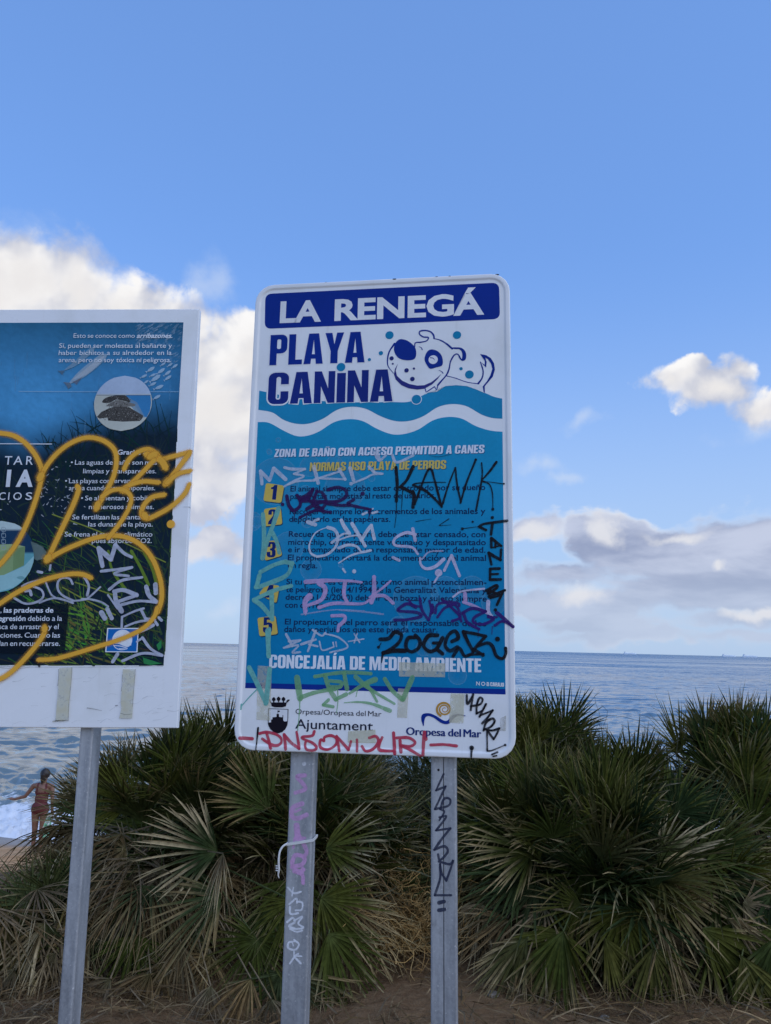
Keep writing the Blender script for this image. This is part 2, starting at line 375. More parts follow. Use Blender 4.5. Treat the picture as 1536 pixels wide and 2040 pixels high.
# ------------------------------------------------------------------ sign faces: tracing helpers
class Face:
    """a flat sign face: o its centre, M its rotation; px() turns a traced photo point into metres on that face"""
    def __init__(s, o, yaw, tilt, roll, hf=None):
        s.o = Vector(o); s.M = Matrix.Rotation(R_(yaw), 3, 'Z') @ Matrix.Rotation(R_(tilt), 3, 'X') @ Matrix.Rotation(R_(roll), 3, 'Y')
        s.U, s.N, s.V = s.M.col[0].copy(), s.M.col[1].copy(), s.M.col[2].copy()
        s.mw = Matrix.Translation(s.o) @ s.M.to_4x4(); s.hf = hf or (lambda u, v: 0.0); s.lay = 0.0003
    def px(s, x, y):
        d = ray(x, y); P = CAM + d*((s.o-CAM).dot(s.N)/d.dot(s.N)) - s.o
        return Vector((P.dot(s.U), P.dot(s.V)))
    def sc(s, x, y): return ((s.px(x+2, y)-s.px(x-2, y)).length + (s.px(x, y+2)-s.px(x, y-2)).length)/8
    def up(s): s.lay += 0.000006; return s.lay
    def p3(s, q, extra=0.0): return (q[0], -(s.hf(q[0], q[1]) + s.lay + extra), q[1])

ZO = dict(A=(500, 530, 2.793), B=(480, 860, 2.695), C=(460, 1130, 2.603), D=(740, 640, 5.689), E=(500, 880, 5.486), F=(490, 1010, 7.034),
          G=(770, 1360, 5.689), H=(560, 1320, 5.486), I=(740, 900, 4.857), J=(560, 900, 6.0), K=(480, 1340, 10.97),
          P=(0, 600, 3.657), Q=(0, 860, 3.657), S=(0, 1180, 3.657), T=(0, 1020, 6.375), Z=(520, 1480, 3.643), X=(0, 0, 1.0))
def zz(k, p): a = ZO[k]; return (a[0]+p[0]/a[2], a[1]+p[1]/a[2])

def lin(c):  # sRGB 0..255 -> linear
    return tuple(((k/255)/12.92 if k <= 10 else ((k/255+0.055)/1.055)**2.4) for k in c)

def smooth_path(pts, closed=False, seg=8):
    pts = [Vector(p) for p in pts]; n = len(pts)
    if n < 3: 
        return [pts[0].lerp(pts[1], i/6) for i in range(7)]
    out = []
    for i in range(n if closed else n-1):
        p1, p2 = pts[i], pts[(i+1) % n]
        p0 = pts[i-1] if (closed or i > 0) else p1*2-p2
        p3 = pts[(i+2) % n] if (closed or i+2 < n) else p2*2-p1
        for k in range(seg):
            t = k/seg
            out.append(0.5*((2*p1) + (p2-p0)*t + (2*p0-5*p1+4*p2-p3)*t*t + (3*p1-p0-3*p2+p3)*t*t*t))
    if not closed: out.append(pts[-1])
    return out
def dens_path(pts, step=0.006):
    out = [pts[0]]
    for a, b in zip(pts, pts[1:]):
        n = max(1, int((b-a).length/step))
        out += [a.lerp(b, (k+1)/n) for k in range(n)]
    return out
def ribbon(mb, fc, pts, w, col, alpha=1.0, w2=None, soft=False, closed=False, cap=True):
    """pts in face metres; w full width in metres (w2: width at the far end)"""
    n = len(pts); 
    if n < 2: return
    fc.up(); w2 = w if w2 is None else w2
    L = [0.0]
    for a, b in zip(pts, pts[1:]): L.append(L[-1]+(b-a).length)
    tot = max(L[-1], 1e-6); vs, fs, cs = [], [], []
    offs = (-1, -0.55, 0, 0.55, 1) if soft else (-1, 1); al = (0, 0.75, 1, 0.75, 0) if soft else (1, 1); m = len(offs)
    prev = None; wob = 0.0 if (closed or not cap or soft) else 0.13; f1, f2 = (len(mb.v)*0.37) % 6.28, (len(mb.v)*0.11) % 6.28
    for i, p in enumerate(pts):
        a = pts[i-1] if i > 0 else (pts[-1] if closed else p); b = pts[i+1] if i < n-1 else (pts[0] if closed else p)
        d = b-a
        if d.length < 1e-9: d = prev or Vector((1, 0))
        d = d.normalized(); prev = d; nn = Vector((-d.y, d.x)); hw = (w + (w2-w)*L[i]/tot)/2*(1 + wob*math.sin(L[i]/w*0.55+f1)*(0.6+0.4*math.sin(L[i]/w*1.7+f2)))
        for o_, al_ in zip(offs, al):
            vs.append(fc.p3(p+nn*hw*o_, 0.000004*L[i]/tot)); cs.append((*col, alpha*al_))
    for i in range(n if closed else n-1):
        j = (i+1) % n
        for k in range(m-1): fs.append((i*m+k, i*m+k+1, j*m+k+1, j*m+k))
    mb.add(vs, fs, cs)
    if cap and not closed:
        for (p, q, hw, ex) in ((pts[0], pts[1], w/2, 0), (pts[-1], pts[-2], w2/2, 0.000004)):
            d = (p-q).normalized(); a0 = math.atan2(d.y, d.x)
            arc = [p + Vector((math.cos(a0+math.pi*(k/8-0.5)), math.sin(a0+math.pi*(k/8-0.5))))*hw for k in range(9)]
            vv = [fc.p3(p, ex)] + [fc.p3(x, ex) for x in arc]
            mb.add(vv, [(0, k+1, k+2) for k in range(8)], [(*col, alpha)] + [(*col, 0 if soft else alpha)]*9)
def stroke(mb, fc, z, pts, w, col, alpha=1.0, w2=None, soft=False, closed=False, straight=False, cap=True):
    """pts and width in the pixels of traced crop z"""
    pp = [zz(z, p) for p in pts]; s = fc.sc(*pp[0])/ZO[z][2]
    q = [fc.px(*p) for p in pp]
    q = dens_path(q + ([q[0]] if closed else [])) if straight else smooth_path(q, closed)
    ribbon(mb, fc, q, w*s, col, alpha, None if w2 is None else w2*s, soft, closed, cap)
def dot(mb, fc, z, c, r, col, alpha=1.0, soft=False, n=20):
    x = zz(z, c); s = fc.sc(*x)/ZO[z][2]; q = fc.px(*x); fc.up()
    pts = [q + Vector((math.cos(2*math.pi*k/n), math.sin(2*math.pi*k/n)))*r*s for k in range(n)]
    mb.add([fc.p3(q)]+[fc.p3(p) for p in pts], [(0, 1+k, 1+(k+1) % n) for k in range(n)], [(*col, alpha)]+[(*col, 0 if soft else alpha)]*n)
def poly(mb, fc, loops, col, alpha=1.0, lift=True):
    """loops in face metres: outer, then holes"""
    if lift: fc.up()
    L = [[Vector((p[0], p[1], 0)) for p in l] for l in loops]
    tr = tessellate_polygon(L); flat = [p for l in L for p in l]
    mb.add([fc.p3(p) for p in flat], [tuple(t) for t in tr], (*col, alpha))
def zpoly(mb, fc, z, pts, col, alpha=1.0, smooth=False, rnd=0.0):
    q = [fc.px(*zz(z, p)) for p in pts]
    if smooth: q = smooth_path(q, True, 6)
    if rnd: q = round_poly(q, rnd*fc.sc(*zz(z, pts[0]))/ZO[z][2])
    poly(mb, fc, [q], col, alpha)
def round_poly(q, r, n=6):
    out = []; m = len(q)
    for i in range(m):
        p = Vector(q[i]); a = (Vector(q[i-1])-p); b = (Vector(q[(i+1) % m])-p); ra = min(r, a.length*0.49, b.length*0.49)
        A, B = p+a.normalized()*ra, p+b.normalized()*ra
        for k in range(n+1):
            t = k/n; out.append(A*(1-t)**2 + p*2*t*(1-t) + B*t*t)
    return out
# --- lettering set from Blender's built-in face
_tc = {}
def text_mesh(s, off=0.0, shear=0.0):
    key = (s, off, shear)
    if key not in _tc:
        c = bpy.data.curves.new('txt', 'FONT'); c.body = s; c.offset = off; c.shear = shear; c.resolution_u = 3
        o = bpy.data.objects.new('txt', c); COL.objects.link(o); me = o.to_mesh()
        v = [(p.co.x, p.co.y) for p in me.vertices]; f = [tuple(p.vertices) for p in me.polygons]
        o.to_mesh_clear(); bpy.data.objects.remove(o); bpy.data.curves.remove(c); _tc[key] = (v, f)
    return _tc[key]
CAPH = max(p[1] for p in text_mesh('H')[0])
def words_on(mb, fc, z, runs, a, b, cap, col, alpha=1.0, sx=1.0, fit=False):
    """runs: [(word, weight, shear)]; a, b baseline ends in crop z; cap: cap height in crop pixels. Words keep width sx, gaps fill the line; fit: stretch the line instead"""
    A, B = zz(z, a), zz(z, b); s = fc.sc(*A)/ZO[z][2]; pa, pb = fc.px(*A), fc.px(*B); d = pb-pa; tot = d.length; d = d/tot; n = Vector((-d.y, d.x)); fc.up()
    h = cap*s/CAPH; ms = []
    for (w, off, shr) in runs:
        v, f = text_mesh(w, off, shr); x0 = min(p[0] for p in v); x1 = max(p[0] for p in v); ms.append((v, f, x0, x1))
    if fit:
        gap = 0.27; nat = sum(m[3]-m[2] for m in ms) + gap*(len(ms)-1); k = tot/(nat*h); g = gap*h*k
    else:
        nat = sum(m[3]-m[2] for m in ms)*h; k = min(sx, tot/(nat+0.30*h*(len(ms)-1))); g = (tot-sum((m[3]-m[2])*h*k for m in ms))/max(1, len(ms)-1)
    x = 0.0
    for v, f, x0, x1 in ms:
        mb.add([fc.p3(pa + d*(x+(p[0]-x0)*h*k) + n*p[1]*h) for p in v], f, (*col, alpha)); x += (x1-x0)*h*k + g
def line(mb, fc, z, s, a, b, cap, col, off=0.0, shear=0.0, fit=False, sx=1.0, alpha=1.0):
    words_on(mb, fc, z, [(w, off, shear) for w in s.split()], a, b, cap, col, alpha, sx, fit)
# --- heavy condensed capitals, drawn by hand
def arc(cx, cy, r, a0, a1, n=5): return [(cx+r*math.cos(R_(a0+(a1-a0)*k/n)), cy+r*math.sin(R_(a0+(a1-a0)*k/n))) for k in range(n+1)]
def rrect(x0, y0, x1, y1, r): return arc(x1-r, y1-r, r, 0, 90)+arc(x0+r, y1-r, r, 90, 180)+arc(x0+r, y0+r, r, 180, 270)+arc(x1-r, y0+r, r, 270, 360)
w_, s_, b_, r_ = 0.58, 0.225, 0.16, 0.19
def _glyphs():
    G = {}; w, s, b, r = w_, s_, b_, r_
    G['A'] = (0.62, [[(0, 0), (0.15, 1), (0.47, 1), (0.62, 0), (0.395, 0), (0.378, 0.17), (0.242, 0.17), (0.225, 0)], [(0.262, 0.32), (0.358, 0.32), (0.31, 0.80)]])
    G['B'] = (w, [[(0, 0), (0, 1)]+arc(w-r, 1-r, r, 90, 0)+[(w, 0.62), (w-0.07, 0.52), (w, 0.44)]+arc(w-r, r, r, 0, -90), rrect(s, 0.59, w-s, 0.85, 0.05), rrect(s, 0.15, w-s, 0.44, 0.05)])
    c = [(w, 0.62)]+arc(w-r, 1-r, r, 0, 90)+arc(r, 1-r, r, 90, 180)+arc(r, r, r, 180, 270)+arc(w-r, r, r, 270, 360)+[(w, 0.40), (w-s, 0.40)]+arc(w-s-0.06, 0.20, 0.06, 0, -90, 3)+arc(s+0.06, 0.20, 0.06, 270, 180, 3)+arc(s+0.06, 0.80, 0.06, 180, 90, 3)+arc(w-s-0.06, 0.80, 0.06, 90, 0, 3)+[(w-s, 0.62)]
    G['C'] = (w, [c])
    G['D'] = (w, [[(0, 0), (0, 1)]+arc(w-r, 1-r, r, 90, 0)+arc(w-r, r, r, 0, -90), rrect(s, b, w-s, 1-b, 0.05)])
    G['E'] = (0.46, [[(0, 0), (0, 1), (0.45, 1), (0.45, 1-b), (s, 1-b), (s, 0.59), (0.42, 0.59), (0.42, 0.43), (s, 0.43), (s, b), (0.46, b), (0.46, 0)]])
    G['I'] = (s+0.02, [[(0, 0), (0, 1), (s+0.02, 1), (s+0.02, 0)]])
    G['J'] = (0.40, [[(0.40-s, 1), (0.40, 1)]+arc(0.40-r, r, r, 0, -90)+[(0, 0), (0, b), (0.13, b), (0.40-s, 0.20)]])
    G['L'] = (0.44, [[(0, 0), (0, 1), (s, 1), (s, b), (0.44, b), (0.44, 0)]])
    G['M'] = (0.80, [[(0, 0), (0, 1), (0.28, 1), (0.40, 0.42), (0.52, 1), (0.80, 1), (0.80, 0), (0.61, 0), (0.61, 0.64), (0.47, 0), (0.33, 0), (0.19, 0.64), (0.19, 0)]])
    N = [(0, 0), (0, 1), (0.20, 1), (0.39, 0.46), (0.39, 1), (0.58, 1), (0.58, 0), (0.39, 0), (0.19, 0.52), (0.19, 0)]
    G['N'] = (w, [N])
    G['O'] = (w, [rrect(0, 0, w, 1, r), rrect(s, b, w-s, 1-b, 0.05)])
    G['P'] = (0.56, [[(0, 0), (0, 1)]+arc(0.56-r, 1-r, r, 90, 0)+arc(0.56-r, 0.38+r, r, 0, -90)+[(s, 0.38), (s, 0)], rrect(s, 0.53, 0.56-s+0.02, 0.85, 0.05)])
    G['R'] = (w, [[(0, 0), (0, 1)]+arc(w-r, 1-r, r, 90, 0)+[(w, 0.62), (w-0.07, 0.50), (w, 0.40), (w, 0), (w-s, 0), (w-s, 0.38), (w-s-0.05, 0.43), (s, 0.43), (s, 0)], rrect(s, 0.57, w-s, 0.85, 0.05)])
    G['S'] = (w, [[(w, 0.66)]+arc(w-r, 1-r, r, 0, 90)+arc(r, 1-r, r, 90, 180)+[(0, 0.64), (0.06, 0.54), (w-s-0.03, 0.37), (w-s, 0.32), (w-s, 0.18), (w-s-0.03, 0.14), (s+0.03, 0.14), (s, 0.18), (s, 0.36), (0, 0.36)]+arc(r, r, r, 180, 270)+arc(w-r, r, r, 270, 360)+[(w, 0.37), (w-0.07, 0.48), (s+0.03, 0.64), (s, 0.69), (s, 0.82), (s+0.03, 0.86), (w-s-0.03, 0.86), (w-s, 0.82), (w-s, 0.66)]])
    G['T'] = (0.52, [[(0, 1), (0.52, 1), (0.52, 1-b), (0.26+s/2, 1-b), (0.26+s/2, 0), (0.26-s/2, 0), (0.26-s/2, 1-b), (0, 1-b)]])
    G['U'] = (w, [[(0, 1), (s, 1), (s, 0.2)]+arc(s+0.06, 0.20, 0.06, 180, 270, 3)+arc(w-s-0.06, 0.20, 0.06, 270, 360, 3)+[(w-s, 1), (w, 1)]+arc(w-r, r, r, 0, -90)+arc(r, r, r, 270, 180)])
    G['Y'] = (0.60, [[(0, 1), (0.225, 1), (0.30, 0.62), (0.375, 1), (0.60, 1), (0.415, 0.40), (0.415, 0), (0.185, 0), (0.185, 0.40)]])
    G['Z'] = (0.48, [[(0, 0), (0, 0.15), (0.24, 0.84), (0.02, 0.84), (0.02, 1), (0.48, 1), (0.48, 0.86), (0.24, 0.16), (0.48, 0.16), (0.48, 0)]])
    til = [(0.10, 1.06), (0.10, 1.12), (0.20, 1.18), (0.36, 1.12), (0.44, 1.18), (0.48, 1.18), (0.48, 1.11), (0.38, 1.05), (0.22, 1.11), (0.14, 1.06)]
    G['Ñ'] = (w, [N, til]); G['Í'] = (s+0.02, [G['I'][1][0], [(0.02, 1.05), (0.10, 1.24), (0.30, 1.24), (0.16, 1.05)]])
    G['Á'] = (0.62, G['A'][1]+[[(0.24, 1.05), (0.32, 1.24), (0.50, 1.24), (0.36, 1.05)]])
    G['1'] = (0.38, [[(0.14, 0), (0.14, 0.70), (0, 0.70), (0, 0.82), (0.12, 0.86), (0.19, 1), (0.38, 1), (0.38, 0)]])
    G['2'] = (0.54, [[(0, 0), (0, 0.16), (0.30, 0.56), (0.32, 0.64), (0.32, 0.82), (0.27, 0.87), (0.23, 0.82), (0.23, 0.64), (0, 0.64)]+arc(0.19, 0.81, 0.19, 180, 90)+arc(0.35, 0.81, 0.19, 90, 0)+[(0.54, 0.62), (0.50, 0.50), (0.28, 0.17), (0.54, 0.17), (0.54, 0)]])
    G['3'] = (0.54, [arc(0.19, 0.81, 0.19, 180, 90)+arc(0.35, 0.81, 0.19, 90, 0)+[(0.54, 0.62), (0.47, 0.52), (0.54, 0.42)]+arc(0.35, 0.19, 0.19, 0, -90)+arc(0.19, 0.19, 0.19, 270, 180)+[(0, 0.36), (0.22, 0.36), (0.22, 0.17), (0.27, 0.13), (0.32, 0.17), (0.32, 0.40), (0.27, 0.45), (0.19, 0.45), (0.19, 0.58), (0.27, 0.58), (0.32, 0.64), (0.32, 0.83), (0.27, 0.87), (0.22, 0.83), (0.22, 0.68), (0, 0.68)]])
    G['4'] = (0.58, [[(0.28, 0), (0.28, 0.18), (0, 0.18), (0, 0.34), (0.24, 1), (0.50, 1), (0.50, 0.34), (0.58, 0.34), (0.58, 0.18), (0.50, 0.18), (0.50, 0)], [(0.16, 0.34), (0.28, 0.34), (0.28, 0.72)]])
    G['5'] = (0.54, [[(0.03, 1), (0.50, 1), (0.50, 0.84), (0.22, 0.84), (0.22, 0.66), (0.34, 0.68)]+arc(0.38, 0.50, 0.16, 90, 0)+arc(0.35, 0.19, 0.19, 0, -90)+arc(0.19, 0.19, 0.19, 270, 180)+[(0, 0.36), (0.22, 0.36), (0.22, 0.17), (0.27, 0.13), (0.32, 0.17), (0.32, 0.50), (0.27, 0.54), (0.22, 0.50), (0.03, 0.48)]])
    return G
GL = _glyphs()
def condensed(mb, fc, z, s, a, b, cap, col, alpha=1.0, outline=None, slant=0.0, track=0.055, space=0.26, low=()):
    A, B = zz(z, a), zz(z, b); k = fc.sc(*A)/ZO[z][2]; pa, pb = fc.px(*A), fc.px(*B); d = pb-pa; tot = d.length; d = d/tot; n = Vector((-d.y, d.x)); h = cap*k
    nat = 0.0
    for ch in s: nat += (space if ch == ' ' else GL[ch][0]+track)
    nat -= track; sx = tot/nat; x = 0.0; out = []
    for i, ch in enumerate(s):
        if ch == ' ': x += space*sx; continue
        gw, loops = GL[ch]; hh = h*(0.93 if i in low else 1)
        out.append([[pa + d*(x+p[0]*sx+slant*p[1]*h) + n*p[1]*hh for p in lp] for lp in loops]); x += (gw+track)*sx
    sep = 'ÑÍÁ'
    gl = []
    for g, ch in zip(out, [c for c in s if c != ' ']):
        if ch == 'Ñ' or ch == 'Í': gl += [[g[0]], [g[1]]]
        elif ch == 'Á': gl += [[g[0], g[1]], [g[2]]]
        else: gl.append(g)
    if outline:
        for g in gl:
            for lp in g[:1]: ribbon(mb, fc, [Vector(p) for p in lp], outline[0]*k, outline[1], 1.0, closed=True)
    fc.up()
    for g in gl: poly(mb, fc, g, col, alpha, False)
    return h
def band(mb, fc, top, bot, n, rows, colf):
    """fills between two traced lines (face metres), split in n columns and rows; colf(fraction down) -> colour"""
    def res(p):
        p = smooth_path(p, False, 8); L = [0]
        for a, b in zip(p, p[1:]): L.append(L[-1]+abs(b.x-a.x))
        xs = np.linspace(p[0].x, p[-1].x, n+1); return [Vector((x, float(np.interp(x, [q.x for q in p], [q.y for q in p])))) for x in xs]
    T, B = res(top), res(bot); fc.up(); vs = []; cs = []; fs = []
    for j in range(rows+1):
        for i in range(n+1): q = T[i].lerp(B[i], j/rows); vs.append(fc.p3(q)); cs.append((*colf(j/rows), 1))
    for j in range(rows):
        for i in range(n): a = j*(n+1)+i; fs.append((a, a+1, a+n+2, a+n+1))
    mb.add(vs, fs, cs)
# ------------------------------------------------------------------ main sign
SW, SH, SR = 0.900, 1.607, 0.066
def rr_sdf(u, v):  # distance inwards from the rounded outline
    qx, qy = abs(u)-SW/2+SR, abs(v)-SH/2+SR
    return -(math.hypot(max(qx, 0), max(qy, 0)) + min(max(qx, qy), 0) - SR)
def lip(d):
    if d < 0.004: return 0.0038*math.sqrt(max(0, 1-((0.004-d)/0.004)**2))*1.0 if d > 0 else 0.0
    if d < 0.013: return 0.0038
    if d < 0.022: k = (d-0.013)/0.009; return 0.0038*(1-k*k*(3-2*k))
    return 0.0
FM = Face((-0.0326, 2.5212, 2.0710), -8.069, -0.21, -0.506, lambda u, v: lip(rr_sdf(u, v)))
NAVY, TEAL, TEALD, WHITE = (0.006, 0.030, 0.245), (0.012, 0.285, 0.49), (0.004, 0.215, 0.43), (0.74, 0.75, 0.77)
INK = (0.008, 0.022, 0.085); BLACK = (0.010, 0.010, 0.014)
root = empty('beach_rules_sign', Matrix.Translation((FM.o.x, FM.o.y+0.05, 0.0)) @ Matrix.Rotation(R_(-8.069), 4, 'Z'))
tag(root, 'tall white rounded sign on two grey posts with blue LA RENEGÁ header and cartoon dog', 'beach sign')

def build_panel():
    mb = MB(); ds = [0.0, 0.0006, 0.0016, 0.003, 0.005, 0.009, 0.013, 0.0145, 0.016, 0.0175, 0.019, 0.0205, 0.022, 0.024]
    def loop(d, y, n=10):
        r = max(SR-d, 0.004); return [(p[0], y, p[1]) for p in rrect(-SW/2+d, -SH/2+d, SW/2-d, SH/2-d, r)]
    rings = [loop(0.004, 0.0235), loop(0.0, 0.022), loop(0.0, 0.004)] + [loop(d, -lip(d)) for d in ds]
    m = len(rings[0]); vs = [p for rg in rings for p in rg]; fs = []
    for i in range(len(rings)-1):
        for k in range(m): a = i*m+k; b = i*m+(k+1) % m; fs.append((a, b, b+m, a+m))
    fs.append(tuple((len(rings)-1)*m+k for k in range(m)))
    fs.append(tuple(range(m))[::-1])
    mb.add(vs, fs)
    # chips where the enamel has come off along the top edge
    for x, y, r in ((552, 566, 1.6), (650, 561.5, 1.8), (786, 555.5, 2.6), (870, 550.8, 1.6), (896, 549.6, 1.5), (990, 546.6, 3.0)):
        q = FM.px(x, y+1.5); 
        mb.cur = 1; mb.add([(q.x+r*0.0017*math.cos(a)*1.6, -lip(rr_sdf(q.x, q.y))-0.0004, min(q.y+r*0.0010*math.sin(a), SH/2-0.0005)) for a in np.linspace(0, 6.28, 9)[:-1]], [tuple(range(8))]); mb.cur = 0
    o = mb.build('panel', [M_panel, M_dark], root, FM.mw)
    me = o.data; me.polygons.foreach_set('use_smooth', [len(p.vertices) == 4 for p in me.polygons])
build_panel()

def build_print():
    mb = MB(); f = FM; P = lambda z, L: [f.px(*zz(z, p)) for p in L]
    zpoly(mb, f, 'A', [(80, 155), (1380, 92), (1386, 295), (76, 350)], NAVY, rnd=38)
    top = P('A', [(45, 693), (200, 725), (330, 745), (500, 757), (640, 758), (785, 757), (880, 755), (950, 722), (1050, 675), (1130, 660), (1200, 665), (1300, 705), (1350, 727), (1396, 738)])
    mid = P('A', [(42, 800), (120, 815), (180, 855), (250, 877), (320, 877), (400, 850), (480, 800), (560, 783), (640, 795), (720, 835), (800, 862), (880, 862), (960, 835), (1040, 785), (1120, 768), (1200, 780), (1280, 825), (1340, 845), (1398, 850)])
    low = P('A', [(38, 868), (100, 872), (180, 915), (250, 945), (310, 945), (380, 920), (460, 870), (540, 852), (620, 862), (700, 905), (780, 935), (850, 935), (930, 910), (1010, 860), (1090, 840), (1170, 848), (1250, 890), (1330, 915), (1400, 922)])
    for L in (top, mid, low): L[0].x, L[-1].x = low[0].x, low[-1].x
    band(mb, f, top, mid, 90, 4, lambda t: (0.014, 0.25-0.0*t, 0.45))
    bot = P('C', [(72, 599), (1432, 632)]); bot[0].x, bot[1].x = low[0].x, low[-1].x
    band(mb, f, low, [bot[0], bot[0].lerp(bot[1], 0.5), bot[1]], 90, 30, lambda t: tuple(a+(b-a)*min(1, t*1.35) for a, b in zip((0.014, 0.29, 0.50), (0.004, 0.205, 0.42))))
    nb = P('C', [(72, 627), (1432, 660)]); nb[0].x, nb[1].x = low[0].x, low[-1].x
    poly(mb, f, [[bot[0], bot[1], nb[1], nb[0]]], NAVY)
    # air bubbles printed in the blue field
    LB = (0.10, 0.42, 0.66)
    for z, c, r in (('E', (265, 430), 255), ('E', (645, 270), 108), ('E', (910, 250), 92), ('E', (1025, 520), 222), ('E', (590, 540), 62), ('E', (205, 118), 26), ('E', (1320, 400), 34), ('B', (62, 482), 50), ('C', (415, 12), 54),
                    ('C', (960, 165), 118), ('C', (1112, 122), 74), ('C', (1250, 112), 66), ('C', (1362, 186), 62), ('C', (868, 305), 48), ('C', (1175, 560), 48), ('C', (1060, 412), 62), ('F', (600, 560), 212),
                    ('F', (150, 210), 78), ('F', (860, 210), 80), ('J', (715, 1355), 26), ('C', (1000, 420), 40), ('B', (150, 105), 12), ('B', (200, 45), 12), ('H', (855, 20), 40), ('B', (560, 160), 40)):
        x = zz(z, c); k = f.sc(*x)/ZO[z][2]; q = f.px(*x); pts = [q+Vector((math.cos(a), math.sin(a)))*r*k for a in np.linspace(0, 2*math.pi, 49)[:-1]]
        pts = [Vector((max(low[0].x+0.002, min(low[-1].x-0.002, p.x)), p.y)) for p in pts]
        f.up(); mb.add([f.p3(q)]+[f.p3(p) for p in pts], [(0, 1+i, 1+(i+1) % 48) for i in range(48)], [(*LB, 0.0)]+[(*LB, 0.30)]*48)
        ribbon(mb, f, pts, 0.0022, (0.22, 0.55, 0.78), 0.30, closed=True)
    # header and title
    words_on(mb, f, 'A', [('LA', 0.034, 0)], (160, 313), (390, 304), 112, WHITE, fit=True)
    words_on(mb, f, 'A', [('RENEGÁ', 0.034, 0)], (464, 301), (1298, 265), 112, WHITE, fit=True)
    condensed(mb, f, 'A', 'PLAYA', (102, 553), (632, 536), 171, NAVY, outline=(10, WHITE), track=0.05)
    condensed(mb, f, 'A', 'CANINA', (92, 770), (788, 753), 177, (0.012, 0.028, 0.20), outline=(16, WHITE), track=0.05, low=(3,))
    for z, c, r, w in (('A', (501, 563), 24, 1), ('A', (659, 521), 9, 0), ('A', (723, 485), 12, 0), ('D', (205, 158), 46, 0), ('D', (970, 157), 46, 0), ('D', (1015, 538), 19, 0), ('D', (1110, 604), 48, 0), ('D', (510, 886), 53, 1)):
        if w: dot(mb, f, z, c, r+(7 if z == 'D' else 4), WHITE)
        dot(mb, f, z, c, r, (0.010, 0.215, 0.40))
    # the dog, drawn in navy line
    D = lambda pts, w, w2=None, **k: stroke(mb, f, 'D', pts, w, NAVY, 1, w2, **k)
    zpoly(mb, f, 'D', [(600, 760), (612, 830), (715, 745), (740, 800), (760, 735), (850, 620), (1100, 690), (1215, 710), (1260, 735), (1285, 815), (1180, 770), (1080, 735), (960, 725), (840, 735), (740, 775), (640, 810)], WHITE)
    zpoly(mb, f, 'D', [(340, 203), (415, 225), (490, 290), (508, 365), (490, 425), (430, 443), (350, 435), (295, 405), (258, 340), (262, 270), (295, 220)], NAVY, smooth=True)
    D([(262, 255), (205, 340), (183, 430), (190, 510), (250, 590)], 22, 6)
    zpoly(mb, f, 'D', [(300, 480), (268, 540), (255, 600), (275, 660), (340, 725), (420, 760), (520, 775), (600, 765), (690, 715), (750, 655), (795, 595), (745, 640), (680, 690), (600, 725), (520, 730), (430, 712), (350, 675), (290, 620), (275, 560)], (0.03, 0.035, 0.20))
    D([(490, 292), (500, 245), (560, 238), (625, 222), (645, 185), (590, 178), (548, 150), (550, 115), (610, 105), (670, 120), (705, 160), (710, 195)], 13, 17)
    D([(705, 195), (780, 215), (850, 255), (915, 310)], 8, 22)
    zpoly(mb, f, 'D', [(912, 300), (960, 296), (1020, 303), (1062, 340), (1075, 390), (1065, 435), (1030, 450), (1000, 425), (985, 390), (1020, 425), (1030, 400), (1025, 350), (995, 318), (940, 315)], NAVY, smooth=True)
    D([(1010, 425), (990, 385), (962, 372), (930, 395), (895, 460), (880, 540), (850, 610), (790, 680), (752, 725)], 14, 18)
    D([(752, 725), (738, 785), (715, 742)], 10, straight=True); D([(715, 742), (620, 805), (606, 755)], 11, straight=True)
    D([(850, 620), (950, 645), (1080, 690), (1210, 710)], 10); D([(1210, 708), (1255, 640), (1265, 560), (1235, 462)], 20, 10)
    zpoly(mb, f, 'D', [(1232, 372), (1300, 385), (1355, 420), (1390, 480), (1400, 550), (1375, 630), (1320, 695), (1285, 735), (1285, 815), (1270, 800), (1260, 740), (1310, 680), (1350, 610), (1370, 540), (1355, 480), (1320, 430), (1290, 412), (1305, 460), (1300, 525), (1240, 465), (1285, 495), (1285, 450)], NAVY)
    zpoly(mb, f, 'D', [(690, 320), (750, 340), (795, 390), (810, 460), (795, 505), (730, 525), (665, 538), (625, 490), (602, 430), (620, 365), (650, 330)], NAVY, smooth=True)
    dot(mb, f, 'D', (700, 436), 51, WHITE); D([(670, 415), (700, 420), (715, 442)], 12, 3)
    D([(540, 290), (565, 300), (576, 322)], 4, 11); D([(765, 555), (795, 570), (812, 590)], 4, 10)
    for c, r in (((229, 421), 24), ((242, 483), 11), ((398, 557), 25), ((482, 537), 13), ((464, 655), 26)): dot(mb, f, 'D', c, r, (0.02, 0.03, 0.17))
    # headings
    condensed(mb, f, 'B', 'ZONA DE BAÑO CON ACCESO PERMITIDO A CANES', (181, 140), (1308, 118), 43, (0.004, 0.10, 0.24), slant=0.10)
    condensed(mb, f, 'B', 'ZONA DE BAÑO CON ACCESO PERMITIDO A CANES', (178, 137), (1305, 115), 43, (0.68, 0.72, 0.80), slant=0.10)
    condensed(mb, f, 'B', 'NORMAS USO PLAYA DE PERROS', (371, 215), (1103, 203), 46, (0.02, 0.10, 0.18), slant=0.06)
    condensed(mb, f, 'B', 'NORMAS USO PLAYA DE PERROS', (368, 212), (1100, 200), 46, (0.60, 0.47, 0.12), slant=0.06)
    condensed(mb, f, 'C', 'CONCEJALÍA DE MEDIO AMBIENTE', (198, 522), (1298, 545), 67, (0.70, 0.74, 0.80))
    line(mb, f, 'C', 'N O B', (1272, 612), (1340, 616), 19, WHITE, 0.02, fit=True); condensed(mb, f, 'C', 'CARAJO', (1345, 616), (1416, 620), 20, WHITE)
